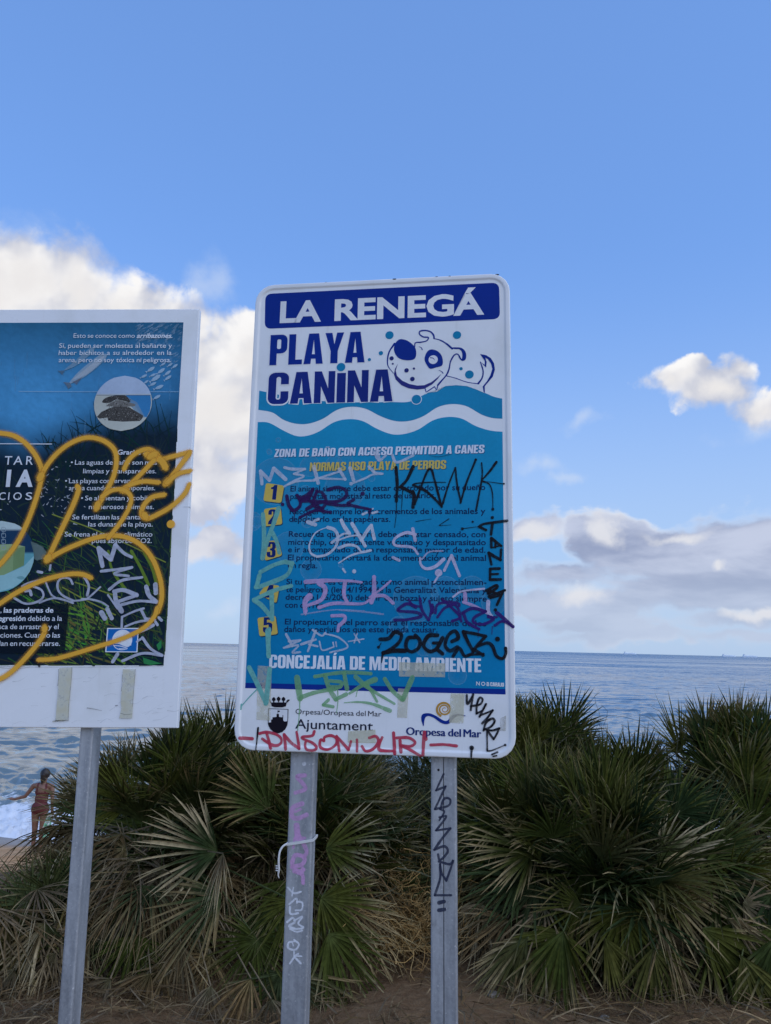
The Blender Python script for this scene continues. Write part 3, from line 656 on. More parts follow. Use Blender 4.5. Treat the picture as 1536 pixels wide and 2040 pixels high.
    # numbered yellow badges
    YEL, NV = (0.62, 0.46, 0.10), (0.006, 0.024, 0.15)
    for z, q, ch, a, b, h in (('B', [(135, 275), (233, 290), (217, 383), (120, 372)], '1', (155, 364), (188, 366), 79), ('B', [(124, 415), (214, 403), (223, 497), (126, 509)], '2', (146, 498), (190, 497), 80),
                              ('F', [(228, 485), (455, 465), (510, 680), (268, 755)], '3', (290, 708), (415, 706), 215), ('F', [(290, 1075), (475, 1105), (428, 1350), (178, 1222)], '4', (262, 1310), (395, 1312), 215),
                              ('F', [(160, 1555), (415, 1520), (450, 1780), (190, 1815)], '5', (237, 1765), (368, 1765), 215)):
        s = 2.695 if z == 'B' else 7.034
        zpoly(mb, f, z, [(x+1.3*s, y+1.7*s) for x, y in q], (0.01, 0.05, 0.10), rnd=5*s); zpoly(mb, f, z, q, YEL, rnd=5*s)
        condensed(mb, f, z, ch, a, b, h, NV)
    # rules
    T = ((('B', 'El animal siempre debe estar controlado por su dueño', (266, 321), (1312, 313))), ('B', 'para evitar molestias al resto de usuarios.', (265, 362), (1048, 356)),
         ('B', 'Recoger siempre los excrementos de los animales y', (262, 443), (1312, 441)), ('B', 'depositarlo en las papeleras.', (259, 484), (802, 484)),
         ('B', 'Recuerda que tu perro debe de estar censado, con', (257, 564), (1313, 566)), ('B', 'microchip, correctamente vacunado y desparasitado', (254, 607), (1315, 609)),
         ('B', 'e ir acompañado de un responsable mayor de edad.', (253, 647), (1313, 649)), ('B', 'El propietario portará la documentación del animal', (252, 690), (1316, 693)), ('B', 'en regla.', (252, 731), (410, 733)),
         ('C', 'Si tu perro es catalogado como animal potencialmen-', (288, 89), (1325, 92)), ('C', 'te peligroso (ley 4/1994 de la Generalitat Valenciana y', (286, 129), (1325, 134)),
         ('C', 'decreto 145/2000) debe ir con bozal y sujeto siempre', (284, 168), (1327, 178)), ('C', 'con correa.', (281, 209), (490, 212)),
         ('C', 'El propietario del perro será el responsable de los', (280, 296), (1325, 306)), ('C', 'daños y perjuicios que este pueda causar.', (277, 335), (1072, 338)))
    for z, s, a, b in T: line(mb, f, z, s, a, b, 29.5 if z == 'B' else 28.5, INK, 0.010, sx=1.22)
    # crest of the town
    K = lambda pts, **k: zpoly(mb, f, 'K', pts, (0.012, 0.010, 0.016), **k)
    K([(600, 780), (1040, 795), (1030, 1060), (1015, 1150), (970, 1240), (900, 1300), (810, 1328), (720, 1300), (640, 1230), (595, 1140), (590, 1060)])
    zpoly(mb, f, 'K', [(612, 795), (1022, 808), (1016, 1060), (945, 1065), (925, 1030), (928, 930), (912, 930), (910, 975), (835, 965), (835, 905), (780, 900), (778, 968), (692, 975), (688, 1020), (660, 1030), (660, 1085), (606, 1090)], WHITE)
    K([(800, 825), (855, 832), (850, 858), (815, 862), (815, 905), (806, 905)])
    K([(655, 640), (690, 690), (985, 690), (1005, 640), (985, 730), (900, 758), (750, 755), (672, 730)]); K([(660, 650), (1000, 650), (985, 735), (900, 757), (750, 757), (675, 735)])
    for c in ((720, 585), (825, 575), (932, 582)): K([(c[0], c[1]-52), (c[0]+42, c[1]), (c[0], c[1]+48), (c[0]-42, c[1])], smooth=True); dot(mb, f, 'K', (c[0], c[1]+58), 14, (0.012, 0.01, 0.016))
    K([(622, 570), (660, 630), (650, 670), (625, 620)]); K([(1075, 590), (1030, 585), (995, 620), (1000, 665), (1040, 630)])
    line(mb, f, 'H', 'Orpesa/Oropesa del Mar', (158, 560), (1097, 589), 54, (0.02, 0.025, 0.05), 0.0, fit=True)
    line(mb, f, 'H', 'Ajuntament', (155, 718), (1005, 746), 98, (0.012, 0.016, 0.04), 0.006, fit=True)
    # logo: orange spiral over a navy wave
    OR = (0.50, 0.27, 0.05); pts = []
    for i in range(60):
        a = R_(250-i*15.5); r = 92*(1-i/66)**0.85; pts.append((652+r*math.cos(a)*0.93 + i*0.15, 300-r*math.sin(a)*-1*0.9*-1))
    stroke(mb, f, 'G', pts[:34], 27, OR, 1, 15, cap=False); stroke(mb, f, 'G', pts[33:], 15, OR, 1, 7)
    zpoly(mb, f, 'G', [(420, 492), (395, 420), (400, 370), (430, 348), (490, 347), (560, 375), (640, 425), (690, 428), (740, 375), (790, 355), (850, 358), (902, 378), (840, 375), (790, 380), (750, 420), (715, 460), (670, 470), (610, 450), (540, 400), (480, 378), (445, 390), (430, 430)], NAVY, smooth=True)
    for e in (-4, -1.5, 1.5, 4): line(mb, f, 'G', 'Oropesa del Mar', (225+e, 590), (1072+e, 621), 84, (0.008, 0.03, 0.16), 0, fit=True)
    mb.build('printed_face', M_print, root, FM.mw)
build_print()

def tags_main():
    f = FM
    def part(name, label, fn, m=M_ink):
        mb = TagMB(name, m, root, FM.mw); fn(mb)
        if mb.v: mb.next(label)
    def tapes(mb):
        for z, q, a in (('C', [(872, 492), (1112, 498), (1110, 570), (872, 566)], 0.55), ('C', [(140, 510), (212, 515), (205, 795), (132, 790)], 0.42), ('C', [(867, 628), (922, 632), (914, 782), (862, 780)], 0.45),
                        ('C', [(1140, 655), (1212, 657), (1206, 810), (1132, 806)], 0.6), ('C', [(608, 850), (750, 842), (752, 912), (606, 910)], 0.62)):
            zpoly(mb, f, z, q, (0.66, 0.64, 0.46), a, rnd=3); mb.next()
        zpoly(mb, f, 'G', [(1290, 405), (1355, 370), (1350, 548), (1285, 545)], (0.45, 0.44, 0.40), 0.45)
    part('tape_strip', 'grey torn sticker remnant', tapes, M_tape)
    def teal(mb):
        c, a = (0.16, 0.45, 0.40), 0.97
        S = lambda z, p, w, **k: stroke(mb, f, z, p, w, c, a, **k)
        S('F', [(240, 100), (255, 400), (230, 720)], 58); S('F', [(460, 15), (400, 200), (300, 480), (235, 720)], 62); S('F', [(365, 350), (430, 480), (468, 640)], 56)
        S('F', [(205, 912), (400, 810), (560, 765)], 60); S('F', [(545, 770), (650, 790)], 66); S('F', [(650, 790), (560, 965), (220, 1108)], 60); S('F', [(150, 1120), (190, 960)], 62); S('F', [(220, 1110), (140, 1125)], 62)
        S('F', [(635, 1105), (400, 1170), (110, 1300)], 56); S('F', [(115, 1310), (220, 1380), (370, 1560)], 60); S('F', [(360, 1190), (370, 1575)], 62)
        S('F', [(305, 1730), (322, 2090)], 66); S('C', [(200, 320), (193, 450)], 20)
        mb.next('faded teal marker letters down the left edge')
        S('C', [(95, 520), (140, 610), (182, 705)], 24); S('C', [(182, 705), (202, 530)], 26); S('K', [(380, 340), (200, 520), (10, 735)], 24)
        S('K', [(15, 690), (5, 800)], 30)
    part('marker_tag', 'teal marker N in the lower left corner', teal)
    def green(mb):
        c, a = (0.20, 0.44, 0.20), 0.72
        S = lambda p, w, **k: stroke(mb, f, 'H', p, w, c, a, **k)
        S([(175, 165), (192, 280), (208, 390)], 66); S([(208, 385), (340, 335), (480, 305), (590, 290)], 44); S([(207, 400), (200, 560), (182, 745)], 15, w2=9)
        S([(370, 152), (620, 112), (800, 108), (980, 120)], 40); S([(480, 140), (530, 290), (600, 400)], 52); S([(600, 400), (715, 345)], 44); S([(540, 200), (660, 215), (640, 265), (540, 265)], 40)
        S([(690, 115), (722, 290)], 46); S([(618, 280), (622, 420), (606, 555)], 12, w2=8); S([(815, 155), (960, 280), (1240, 450)], 50, w2=26); S([(1030, 185), (900, 240), (750, 335)], 62, w2=30); S([(930, 230), (990, 320), (1050, 425)], 44, w2=28)
        S([(1135, 180), (1220, 310), (1330, 405)], 48); S([(1335, 400), (1380, 290), (1435, 165)], 56); S([(520, 405), (462, 462)], 34); S([(462, 462), (570, 482)], 34)
        S([(690, 438), (850, 430), (1000, 452), (1190, 525)], 10, w2=46)
        S([(835, 300), (820, 372)], 9)
    part('marker_tag', 'pale green marker letters across the navy stripe', green)
    def red(mb):
        c, a = (0.52, 0.045, 0.085), 0.92
        S = lambda z, p, w, **k: stroke(mb, f, z, p, w, c, a, **k)
        S('C', [(48, 885), (112, 889)], 17); S('K', [(400, 1330), (560, 1300), (750, 1340), (870, 1420), (885, 1520), (810, 1585), (690, 1580), (570, 1515), (470, 1445)], 62); S('K', [(560, 1310), (600, 1440), (660, 1650)], 66)
        S('K', [(985, 1670), (945, 1350)], 66); S('K', [(945, 1350), (1100, 1530), (1280, 1655)], 64); S('K', [(1280, 1655), (1220, 1300)], 62)
        S('H', [(365, 750), (340, 798), (240, 810), (240, 832), (340, 875), (390, 925), (360, 955), (290, 950), (265, 910), (268, 872)], 30)
        S('H', [(470, 855), (432, 845), (430, 920), (510, 948), (590, 905), (608, 835), (550, 797), (480, 812), (468, 850)], 30)
        S('H', [(640, 962), (608, 805)], 32); S('H', [(608, 805), (740, 950)], 32); S('H', [(740, 950), (765, 860)], 28); S('H', [(830, 842), (833, 968)], 28)
        S('H', [(965, 822), (1035, 805), (1065, 860), (1010, 940), (930, 965), (885, 915)], 32); S('H', [(1105, 818), (1072, 900), (1085, 955), (1240, 965)], 32); S('H', [(1230, 768), (1245, 995)], 36)
        S('H', [(1300, 850), (1312, 975)], 36); S('H', [(1265, 822), (1390, 820), (1465, 868), (1420, 912), (1305, 905)], 32); S('H', [(1305, 905), (1400, 945), (1520, 1015)], 32)
        S('G', [(432, 560), (420, 690), (415, 815)], 40); S('G', [(502, 705), (650, 700), (795, 716)], 34); dot(mb, f, 'G', (445, 635), 24, c, a)
    part('marker_tag', 'red marker letters along the bottom edge', red)
    def white(mb):
        c, a = (0.62, 0.66, 0.76), 0.66
        S = lambda z, p, w, col=c, al=a, **k: stroke(mb, f, z, p, w, col, al, **k)
        E_ = lambda p, w=34, **k: S('E', p, w, **k)
        E_([(122, 462), (105, 320)]); E_([(105, 320), (205, 425)]); E_([(205, 425), (250, 292)]); E_([(250, 292), (380, 412)], 40)
        E_([(368, 283), (450, 300), (590, 300)], 30); E_([(590, 300), (470, 352)], 20); E_([(470, 352), (580, 378), (480, 425), (365, 490)], 22); E_([(400, 470), (520, 432), (700, 425)], 22)
        E_([(690, 272), (735, 452)], 40); E_([(690, 415), (960, 330)], 22); E_([(965, 300), (1030, 412)], 34); E_([(1030, 412), (720, 400)], 22); E_([(1085, 290), (1122, 420)], 42); dot(mb, f, 'E', (1095, 460), 20, c, a)
        E_([(1110, 455), (1250, 400), (1330, 360), (1440, 352)], 22); E_([(1290, 275), (1345, 330)], 32); E_([(1345, 335), (1440, 352)], 22)
        E_([(1345, 110), (1400, 205), (1475, 150)], 26)
        S('B', [(812, 125), (838, 165), (925, 128)], 14); S('B', [(730, 100), (745, 155)], 16)
        mb.next('white marker scrawl under the headings')
        J = lambda p, w=32, al=0.80, **k: S('J', p, w, al=al, **k)
        J([(560, 905), (640, 935), (680, 1020), (650, 1140), (550, 1228), (430, 1255)], 40, w2=26); J([(430, 1255), (355, 1210), (340, 1110), (400, 985), (480, 930), (560, 905)], 26, w2=10)
        J([(720, 820), (760, 900), (815, 975)], 42); J([(850, 860), (920, 980), (1005, 1125)], 42); J([(610, 1085), (740, 985), (830, 985)], 34, w2=20); J([(680, 1060), (820, 1010), (950, 1000)], 20)
        J([(960, 1060), (1020, 960), (1080, 880)], 40); J([(1080, 880), (1115, 1045)], 36); J([(690, 1150), (800, 1115), (900, 1130), (955, 1190)], 36, w2=24); J([(690, 1330), (850, 1235), (1070, 1180)], 14, w2=32)
        J([(320, 840), (410, 872)], 44); J([(395, 830), (450, 805)], 30); J([(975, 748), (1025, 728)], 26); J([(1090, 735), (1150, 718)], 26); J([(1060, 700), (1100, 680)], 18)
        J([(740, 1400), (768, 1440)], 24); dot(mb, f, 'J', (875, 1430), 24, c, 0.8)
        mb.next('white marker scrawl over the third rule')
        C_ = lambda p, w=10, **k: S('C', p, w, **k)
        C_([(287, 348), (320, 408)], 13); C_([(300, 385), (362, 378)]); C_([(360, 380), (275, 418)]); C_([(275, 418), (350, 405), (320, 442), (360, 440)]); C_([(365, 400), (440, 375)], 12); C_([(440, 330), (400, 435)], 12); C_([(405, 400), (450, 410)])
        C_([(425, 325), (470, 355), (490, 340)]); C_([(460, 385), (475, 430), (530, 415)], 8); C_([(490, 345), (560, 365), (605, 415), (515, 442)], 9); C_([(530, 390), (535, 412)], 8); C_([(545, 388), (548, 410)], 8)
        C_([(610, 385), (690, 372)], 7); C_([(640, 345), (668, 390)], 7); C_([(655, 345), (640, 392)], 7)
    part('marker_tag', 'thin white marker scrawl under the fifth rule', white)
    def pink(mb):
        c = (0.52, 0.37, 0.62); l = (0.60, 0.55, 0.72)
        S = lambda z, p, w, col=c, al=0.85, **k: stroke(mb, f, z, p, w, col, al, **k)
        S('J', [(295, 1555), (560, 1540), (830, 1545), (965, 1562)], 52, w2=26); S('J', [(450, 1565), (530, 1640), (480, 1770), (310, 1840)], 56, w2=40); S('J', [(345, 1725), (290, 1790), (290, 1920)], 72, w2=44); S('J', [(300, 1900), (295, 1950)], 40, w2=14)
        S('J', [(765, 1560), (752, 1700), (790, 1800)], 46); S('J', [(455, 1862), (640, 1812), (960, 1818), (1060, 1770)], 44, w2=30); S('J', [(1112, 1500), (1112, 1690), (1080, 1800)], 50); S('J', [(1310, 1545), (1200, 1640), (1060, 1740)], 26); S('J', [(1100, 1720), (1240, 1725), (1340, 1810)], 40)
        S('J', [(245, 1945), (640, 1890), (1000, 1900)], 18, l, 0.35, w2=8); S('J', [(700, 1895), (1000, 1915), (1220, 1942)], 14, l, 0.35, w2=22); S('C', [(525, 252), (585, 252), (590, 275), (560, 305)], 18); S('C', [(560, 300), (555, 330)], 16)
        mb.next('pink marker letters over the fourth rule')
        S('I', [(400, 745), (425, 860)], 30, l); S('I', [(425, 800), (330, 785), (230, 840), (230, 905), (390, 925), (450, 990)], 30, l, w2=22); S('I', [(208, 1022), (270, 1052)], 26, l)
        S('I', [(700, 1040), (620, 1110), (530, 1132), (478, 1090), (472, 1030)], 34, l, w2=24); S('I', [(690, 960), (560, 970), (490, 1040)], 14, l, 0.6); S('I', [(705, 1150), (775, 1005)], 26, l); S('I', [(775, 1005), (852, 1200)], 30, l); dot(mb, f, 'I', (650, 1172), 36, l, 0.8); S('I', [(655, 1190), (610, 1262)], 20, l)
        mb.next('pinkish white marker letters right of the third rule')
        S('I', [(790, 1405), (880, 1350), (1090, 1325)], 18, l); S('I', [(905, 1370), (910, 1455)], 34); S('I', [(890, 1455), (1000, 1495), (1120, 1560)], 28); S('I', [(1130, 1450), (1130, 1540), (1165, 1600)], 36, l)
    part('marker_tag', 'pinkish white marker letters right of the fourth rule', pink)
    def purple(mb):
        c, a = (0.040, 0.016, 0.150), 0.95
        S = lambda p, w=26, **k: stroke(mb, f, 'I', p, w, c, a, **k)
        S([(430, 1505), (350, 1470), (275, 1510), (270, 1540), (440, 1555), (475, 1595), (330, 1625), (225, 1628)], 30); S([(360, 1430), (400, 1480), (480, 1500)], 22)
        S([(470, 1420), (490, 1530), (550, 1625)], 28); S([(590, 1480), (575, 1560), (555, 1630)], 26); S([(560, 1440), (590, 1560), (600, 1500)], 22); S([(620, 1560), (640, 1480), (730, 1455), (840, 1465), (850, 1490)], 26)
        S([(640, 1600), (700, 1520), (780, 1480), (830, 1500), (860, 1600), (780, 1640)], 26); S([(690, 1430), (840, 1570), (870, 1640)], 26); S([(880, 1560), (980, 1515), (1105, 1545)], 30); S([(1105, 1545), (1000, 1600), (990, 1650), (1080, 1670), (1180, 1620), (1130, 1590)], 28); S([(890, 1560), (930, 1650), (1040, 1715)], 30)
        S([(1210, 1555), (1290, 1620), (1370, 1692)], 34); S([(1370, 1692), (1270, 1640), (1195, 1680)], 28); S([(1130, 1600), (1210, 1600)], 24); S([(1170, 1690), (1166, 1768)], 9, w2=5); S([(1035, 1715), (1032, 1800)], 8, w2=4)
        mb.next('purple marker tag over the fifth rule')
        c = (0.035, 0.012, 0.085)
        S = lambda p, w=36, **k: stroke(mb, f, 'J', p, w, c, a, **k)
        S([(70, 530), (95, 640), (155, 700), (225, 650), (235, 560)], 42); S([(190, 520), (240, 555), (330, 500), (385, 445)], 38); S([(385, 445), (340, 540), (215, 570)], 34); S([(230, 590), (420, 590), (640, 600), (770, 545), (775, 465), (680, 425), (560, 455)], 40)
        S([(430, 475), (385, 600), (430, 680), (510, 660), (535, 570), (490, 490), (430, 475)], 38); S([(310, 685), (420, 620), (520, 600)], 44); S([(320, 560), (400, 640), (500, 680)], 40); S([(225, 785), (330, 735), (430, 700), (590, 725)], 34); S([(440, 640), (500, 720)], 30)
        S([(560, 625), (700, 640), (820, 640)], 36); S([(870, 575), (800, 620), (900, 655), (1070, 690)], 36); S([(1070, 690), (1050, 790)], 26, w2=8); dot(mb, f, 'J', (976, 502), 26, c); dot(mb, f, 'J', (20, 630), 21, c); S([(170, 700), (150, 840)], 12, w2=7); S([(310, 770), (285, 870)], 12, w2=7)
    part('marker_tag', 'dark purple marker tag over the first rule', purple)
    def black(mb):
        c, a = BLACK, 1.0
        S = lambda p, w, z='I', **k: stroke(mb, f, z, p, w, c, a, **k)
        S([(238, 152), (250, 320), (242, 480)], 30); S([(405, 142), (345, 270), (280, 342)], 30); S([(285, 340), (400, 400)], 32); S([(400, 385), (412, 430), (402, 538)], 34); S([(244, 480), (240, 610), (225, 735)], 10, w2=5); S([(305, 355), (290, 580)], 9, w2=4)
        S([(420, 510), (480, 340), (545, 185), (580, 175), (605, 250), (680, 535)], 22); S([(720, 296), (560, 296), (430, 308), (405, 322)], 6, w2=16); S([(405, 322), (540, 390), (680, 525)], 24)
        S([(690, 505), (740, 340), (810, 158)], 20, w2=12); S([(812, 155), (830, 320), (866, 490)], 18); S([(862, 495), (920, 300), (1010, 78)], 20); dot(mb, f, 'I', (1010, 78), 13, c)
        S([(1066, 108), (1070, 250), (1014, 560)], 14, w2=18); S([(1210, 100), (1140, 195), (1068, 275)], 24, w2=16); S([(1075, 285), (1140, 315), (1170, 400), (1176, 545)], 16, w2=7); S([(1085, 285), (1285, 312)], 5, w2=8)
        for q, r in (((1175, 556), 15), ((1170, 637), 16), ((980, 678), 11), ((1282, 310), 10), ((880, 746), 15)): dot(mb, f, 'I', q, r, c)
        S([(430, 675), (580, 650)], 7, w2=3); S([(750, 650), (655, 712)], 10, w2=6); S([(655, 715), (770, 708)], 6, w2=3); S([(885, 744), (1040, 724)], 10, w2=4); S([(560, 35), (640, 50), (760, 30)], 3, w2=4)
        mb.next('black marker letters reading KANK')
        S([(1312, 668), (1180, 685), (1085, 700), (1042, 725)], 26); S([(1042, 725), (1110, 758)], 24); S([(1172, 690), (1157, 800)], 26)
        S([(1160, 925), (1160, 835)], 24); S([(1160, 835), (1255, 912)], 26); S([(1200, 870), (1200, 925)], 20); S([(1255, 905), (1165, 930)], 14)
        S([(1135, 978), (1185, 1010), (1250, 1045)], 28); S([(1135, 978), (1162, 1090)], 24); S([(1255, 945), (1248, 1048)], 24); S([(1240, 1130), (1150, 1132)], 26); S([(1150, 1132), (1148, 1232)], 26); S([(1148, 1238), (1250, 1235)], 28); S([(1150, 1185), (1225, 1182)], 22)
        S([(1112, 1345), (1205, 1292), (1212, 1318), (1130, 1372), (1150, 1335)], 28); S([(1135, 1400), (1290, 1340)], 26); S([(1180, 1360), (1240, 1385), (1150, 1415)], 24); S([(1275, 1350), (1215, 1480)], 26); dot(mb, f, 'I', (1200, 1530), 17, c)
        mb.next('black marker letters running down the right edge')
        S([(85, 1815), (170, 1805), (225, 1745), (290, 1770), (270, 1840), (190, 1910), (115, 1950)], 36); S([(115, 1945), (220, 1925), (330, 1925)], 40); S([(110, 1955), (100, 2040)], 24, w2=7)
        S([(425, 1795), (355, 1805), (335, 1890), (385, 1935), (455, 1900), (470, 1830), (425, 1775)], 36); S([(640, 1775), (555, 1780), (505, 1870), (560, 1930), (630, 1905), (690, 1800)], 38); S([(600, 1850), (660, 1850)], 30); S([(640, 1915), (690, 1955)], 34)
        S([(780, 1835), (840, 1800), (810, 1735), (745, 1775), (715, 1870), (760, 1925), (835, 1890)], 36); S([(790, 1978), (850, 1900), (900, 1975), (960, 1960)], 32); S([(890, 1740), (930, 1830), (985, 1930)], 34); S([(890, 1742), (1000, 1760), (1105, 1785)], 32); S([(1105, 1785), (1020, 1880), (980, 1940)], 34); S([(990, 1910), (1080, 1968)], 34); S([(940, 1965), (1085, 1955)], 22)
        S([(1030, 1880), (1120, 1850), (1170, 1880), (1210, 1975), (1270, 2000), (1300, 1950), (1298, 1900)], 32); dot(mb, f, 'I', (1220, 1812), 24, c); dot(mb, f, 'I', (70, 1890), 15, c); S([(75, 1885), (95, 1850)], 8)
        mb.next('thick black marker tag above the yellow tape')
        G = lambda p, w=26, **k: S(p, w, 'G', **k)
        G([(910, 140), (918, 240), (985, 135)]); G([(980, 130), (955, 310)]); G([(955, 265), (1060, 245), (1090, 190), (1055, 170), (1025, 250), (1020, 350)], 24); G([(1020, 350), (1090, 310), (1130, 240)], 22); G([(1125, 245), (1055, 385)], 26); G([(1060, 370), (1150, 335), (1205, 312)], 22); G([(1205, 312), (1150, 390), (1085, 460)], 26)
        G([(1100, 540), (1130, 450), (1200, 405), (1225, 440), (1180, 500), (1105, 530)], 26); G([(1105, 525), (1200, 540), (1280, 515)], 24); G([(1280, 515), (1245, 590), (1215, 640)], 22); G([(1215, 640), (1150, 550)], 24); G([(1140, 540), (1142, 770)], 20); G([(1142, 772), (1200, 765), (1345, 705)], 18, w2=10); dot(mb, f, 'G', (1345, 705), 15, c); G([(1195, 810), (1258, 785)], 20); G([(1210, 832), (1248, 824)], 18)
        mb.next('slanting black marker tag beside the orange spiral logo')
        S([(382, 1205), (370, 1310), (335, 1700)], 44, 'K', w2=24); mb.next('black ink drip crossing the red letters')
        dot(mb, f, 'G', (966, 737), 27, c); G([(966, 740), (960, 850)], 30, w2=18)
    part('marker_tag', 'black ink drip at the right of the bottom edge', black)
tags_main()

# ---- posts of the main sign
def channel(mb, w, d, top, foot, slot_front=True, t=0.0035, r=0.006, slot=0.0024):
    """open steel channel, swept from top to foot; x across, y back from the front face"""
    s = slot/2
    out = [(s, 0), (w/2-r, 0)]+[(w/2-r+r*math.sin(R_(a)), r-r*math.cos(R_(a))) for a in (30, 60, 90)]+[(w/2, d-r)]+[(w/2-r+r*math.cos(R_(a)), d-r+r*math.sin(R_(a))) for a in (30, 60, 90)]
    out = out + [(-x, y) for x, y in out[::-1]]
    inn = [(-s, t), (-w/2+t, t), (-w/2+t, d-t), (w/2-t, d-t), (w/2-t, t), (s, t)]
    prof = out + inn
    if not slot_front: prof = [(x, d-y) for x, y in prof][::-1]
    n = len(prof); vs = []
    for z in (foot, top): vs += [(x, y, z) for x, y in prof]
    fs = [(i, (i+1) % n, n+(i+1) % n, n+i) for i in range(n)]
    tr = tessellate_polygon([[Vector((x, y, 0)) for x, y in prof]])
    fs += [tuple(a) for a in tr] + [tuple(n+i for i in a) for a in tr]
    mb.add(vs, fs)
def post_tag(mb, fc, L, col, al=0.85):
    for p, w in L: stroke(mb, fc, 'Z', p, w*1.3, col, al)
FP = Face(FM.o + FM.N*0.0262, -8.069, -0.21, -0.506)      # the plane of the posts' front faces, just behind the panel
POSTS = []
for (xa, xb, slot, kind) in ((602.5, 583.5, False, 0), (883.5, 884.5, True, 1)):
    a, b = FP.px(xa, 1510), FP.px(xb, 2035)
    d = (b-a); ang = math.atan2(d.x, -d.y); foot = (FP.o.z+0.35)+0.0
    top_v = -SH/2+0.10; top_u = a.x + (top_v-a.y)*d.x/d.y
    mwp = FP.mw @ Matrix.Translation((top_u, 0, top_v)) @ Matrix.Rotation(-ang, 4, 'Y')
    mb = MB(); channel(mb, 0.079, 0.056, 0.0, -1.75, slot)
    po = mb.build('post', M_steel, root, mwp); POSTS.append((po, mwp))
    fc = Face(FP.o, -8.069, -0.21, -0.506); mb = MB(); fc.lay = 0.0006
    if kind == 0:
        pk = (0.62, 0.36, 0.60); wt = (0.76, 0.78, 0.82)
        post_tag(mb, fc, [([(320, 235), (262, 245), (300, 290), (322, 335), (250, 362)], 22), ([(300, 440), (235, 470), (225, 530), (265, 548), (330, 522)], 26), ([(290, 480), (250, 500)], 12), ([(258, 600), (268, 690)], 34), ([(320, 690), (245, 690)], 14), ([(262, 650), (330, 780), (310, 830)], 24), ([(235, 760), (245, 690)], 14),
                          ([(225, 870), (250, 815), (315, 830), (300, 880), (225, 900)], 24), ([(235, 900), (270, 930), (310, 920)], 22), ([(240, 930), (300, 960), (305, 1015)], 22), ([(300, 900), (308, 1020)], 16)], pk)
        post_tag(mb, fc, [([(195, 1050), (240, 1090), (290, 1080)], 10), ([(235, 1050), (225, 1110)], 8), ([(205, 1170), (255, 1130), (262, 1160)], 10), ([(265, 1150), (300, 1160), (295, 1210), (250, 1215)], 10), ([(210, 1190), (215, 1240), (270, 1235)], 12), ([(190, 1300), (230, 1270), (245, 1300), (205, 1330), (250, 1350)], 12), ([(240, 1290), (300, 1260), (270, 1310), (310, 1340), (260, 1350)], 10), ([(210, 1350), (260, 1370), (300, 1360)], 10),
                          ([(240, 1440), (200, 1450), (200, 1490), (250, 1500), (275, 1460), (240, 1430)], 11), ([(225, 1440), (235, 1470)], 8), ([(240, 1510), (240, 1555)], 9), ([(210, 1600), (245, 1550), (270, 1530)], 11), ([(245, 1555), (290, 1600)], 11), ([(240, 1545), (295, 1548)], 8)], wt, 0.9)
        dot(mb, fc, 'Z', (313, 152), 15, (0.62, 0.63, 0.66)); lab = 'pink and white marker letters running down the post'
    else:
        bk = (0.035, 0.042, 0.075)
        post_tag(mb, fc, [([(1326, 225), (1270, 345)], 11), ([(1270, 345), (1340, 315)], 12), ([(1340, 315), (1300, 400), (1262, 480)], 12), ([(1262, 480), (1360, 455), (1372, 410), (1330, 405), (1300, 480)], 13), ([(1300, 480), (1330, 500), (1295, 560)], 11), ([(1295, 540), (1345, 535), (1270, 635)], 12), ([(1270, 635), (1375, 620)], 12), ([(1375, 620), (1310, 700), (1258, 775)], 14), ([(1258, 775), (1330, 750), (1355, 790), (1300, 850), (1285, 810)], 14),
                          ([(1290, 860), (1370, 880), (1395, 855), (1345, 1000)], 13), ([(1345, 1000), (1310, 940), (1300, 880)], 12), ([(1300, 880), (1300, 980), (1262, 1105)], 14), ([(1262, 1105), (1380, 1105)], 13), ([(1290, 1160), (1330, 1150)], 20), ([(1290, 1215), (1332, 1208)], 20)], bk)
        dot(mb, fc, 'Z', (1288, 196), 9, (0.02, 0.02, 0.025)); lab = 'black marker letters running down the post'
    g = mb.build('marker_tag', M_ink, po, FP.mw); g['label'] = lab
    for sx in (-0.022, 0.022):
        mb = MB(); mb.tube([(sx, -0.004, -0.112), (sx, 0.004, -0.112)], 0.006, 6); mb.build('bolt', M_steel, po, mwp)

# cable tie on the left post
po, mwp = POSTS[0]
def post_pt(px, py, yb=0.0):
    q = FP.px(px, py); return FP.mw @ Vector((q.x, yb, q.y))
mb = MB(); a = post_pt(571.5, 1682, -0.002); b = post_pt(624.0, 1673.5, -0.002); n = FP.N
loop = [a, a.lerp(b, 0.5)-n*0.001, b, b+n*0.03, b+n*0.060, a+n*0.062, a+n*0.03]
pts = loop+[loop[0]]
for p, q in zip(pts, pts[1:]):
    d = (q-p).normalized(); up = Vector((0, 0, 1)); o = d.cross(up).normalized()*0.0016; e = up*0.0042
    mb.add([p+o-e, p-o-e, p-o+e, p+o+e, q+o-e, q-o-e, q-o+e, q+o+e], [(0, 1, 2, 3), (7, 6, 5, 4), (0, 4, 5, 1), (1, 5, 6, 2), (2, 6, 7, 3), (3, 7, 4, 0)])
tail = [post_pt(x, y, yb) for x, y, yb in ((573, 1680, -0.004), (566, 1684, -0.012), (560.5, 1694, -0.018), (558.5, 1712, -0.02), (559, 1728, -0.018), (557, 1740, -0.016), (558.5, 1747, -0.014))]
tp = smooth_path(tail, False, 4); mb.tube(tp, [0.0034]*(len(tp)-6)+[0.003, 0.0026, 0.0022, 0.002, 0.0016, 0.001], 6)
for y in (1722, 1726.5, 1731): q = post_pt(555, y, -0.018); mb.tube([q-FP.U*0.004, q+FP.U*0.006], 0.0021, 5)
mt = mb.build('cable_tie', mat('white_nylon', (0.62, 0.62, 0.60), 0.5), None, None)
tag(mt, 'white cable tie with a dangling tail round the sign post tagged in pink', 'cable tie')
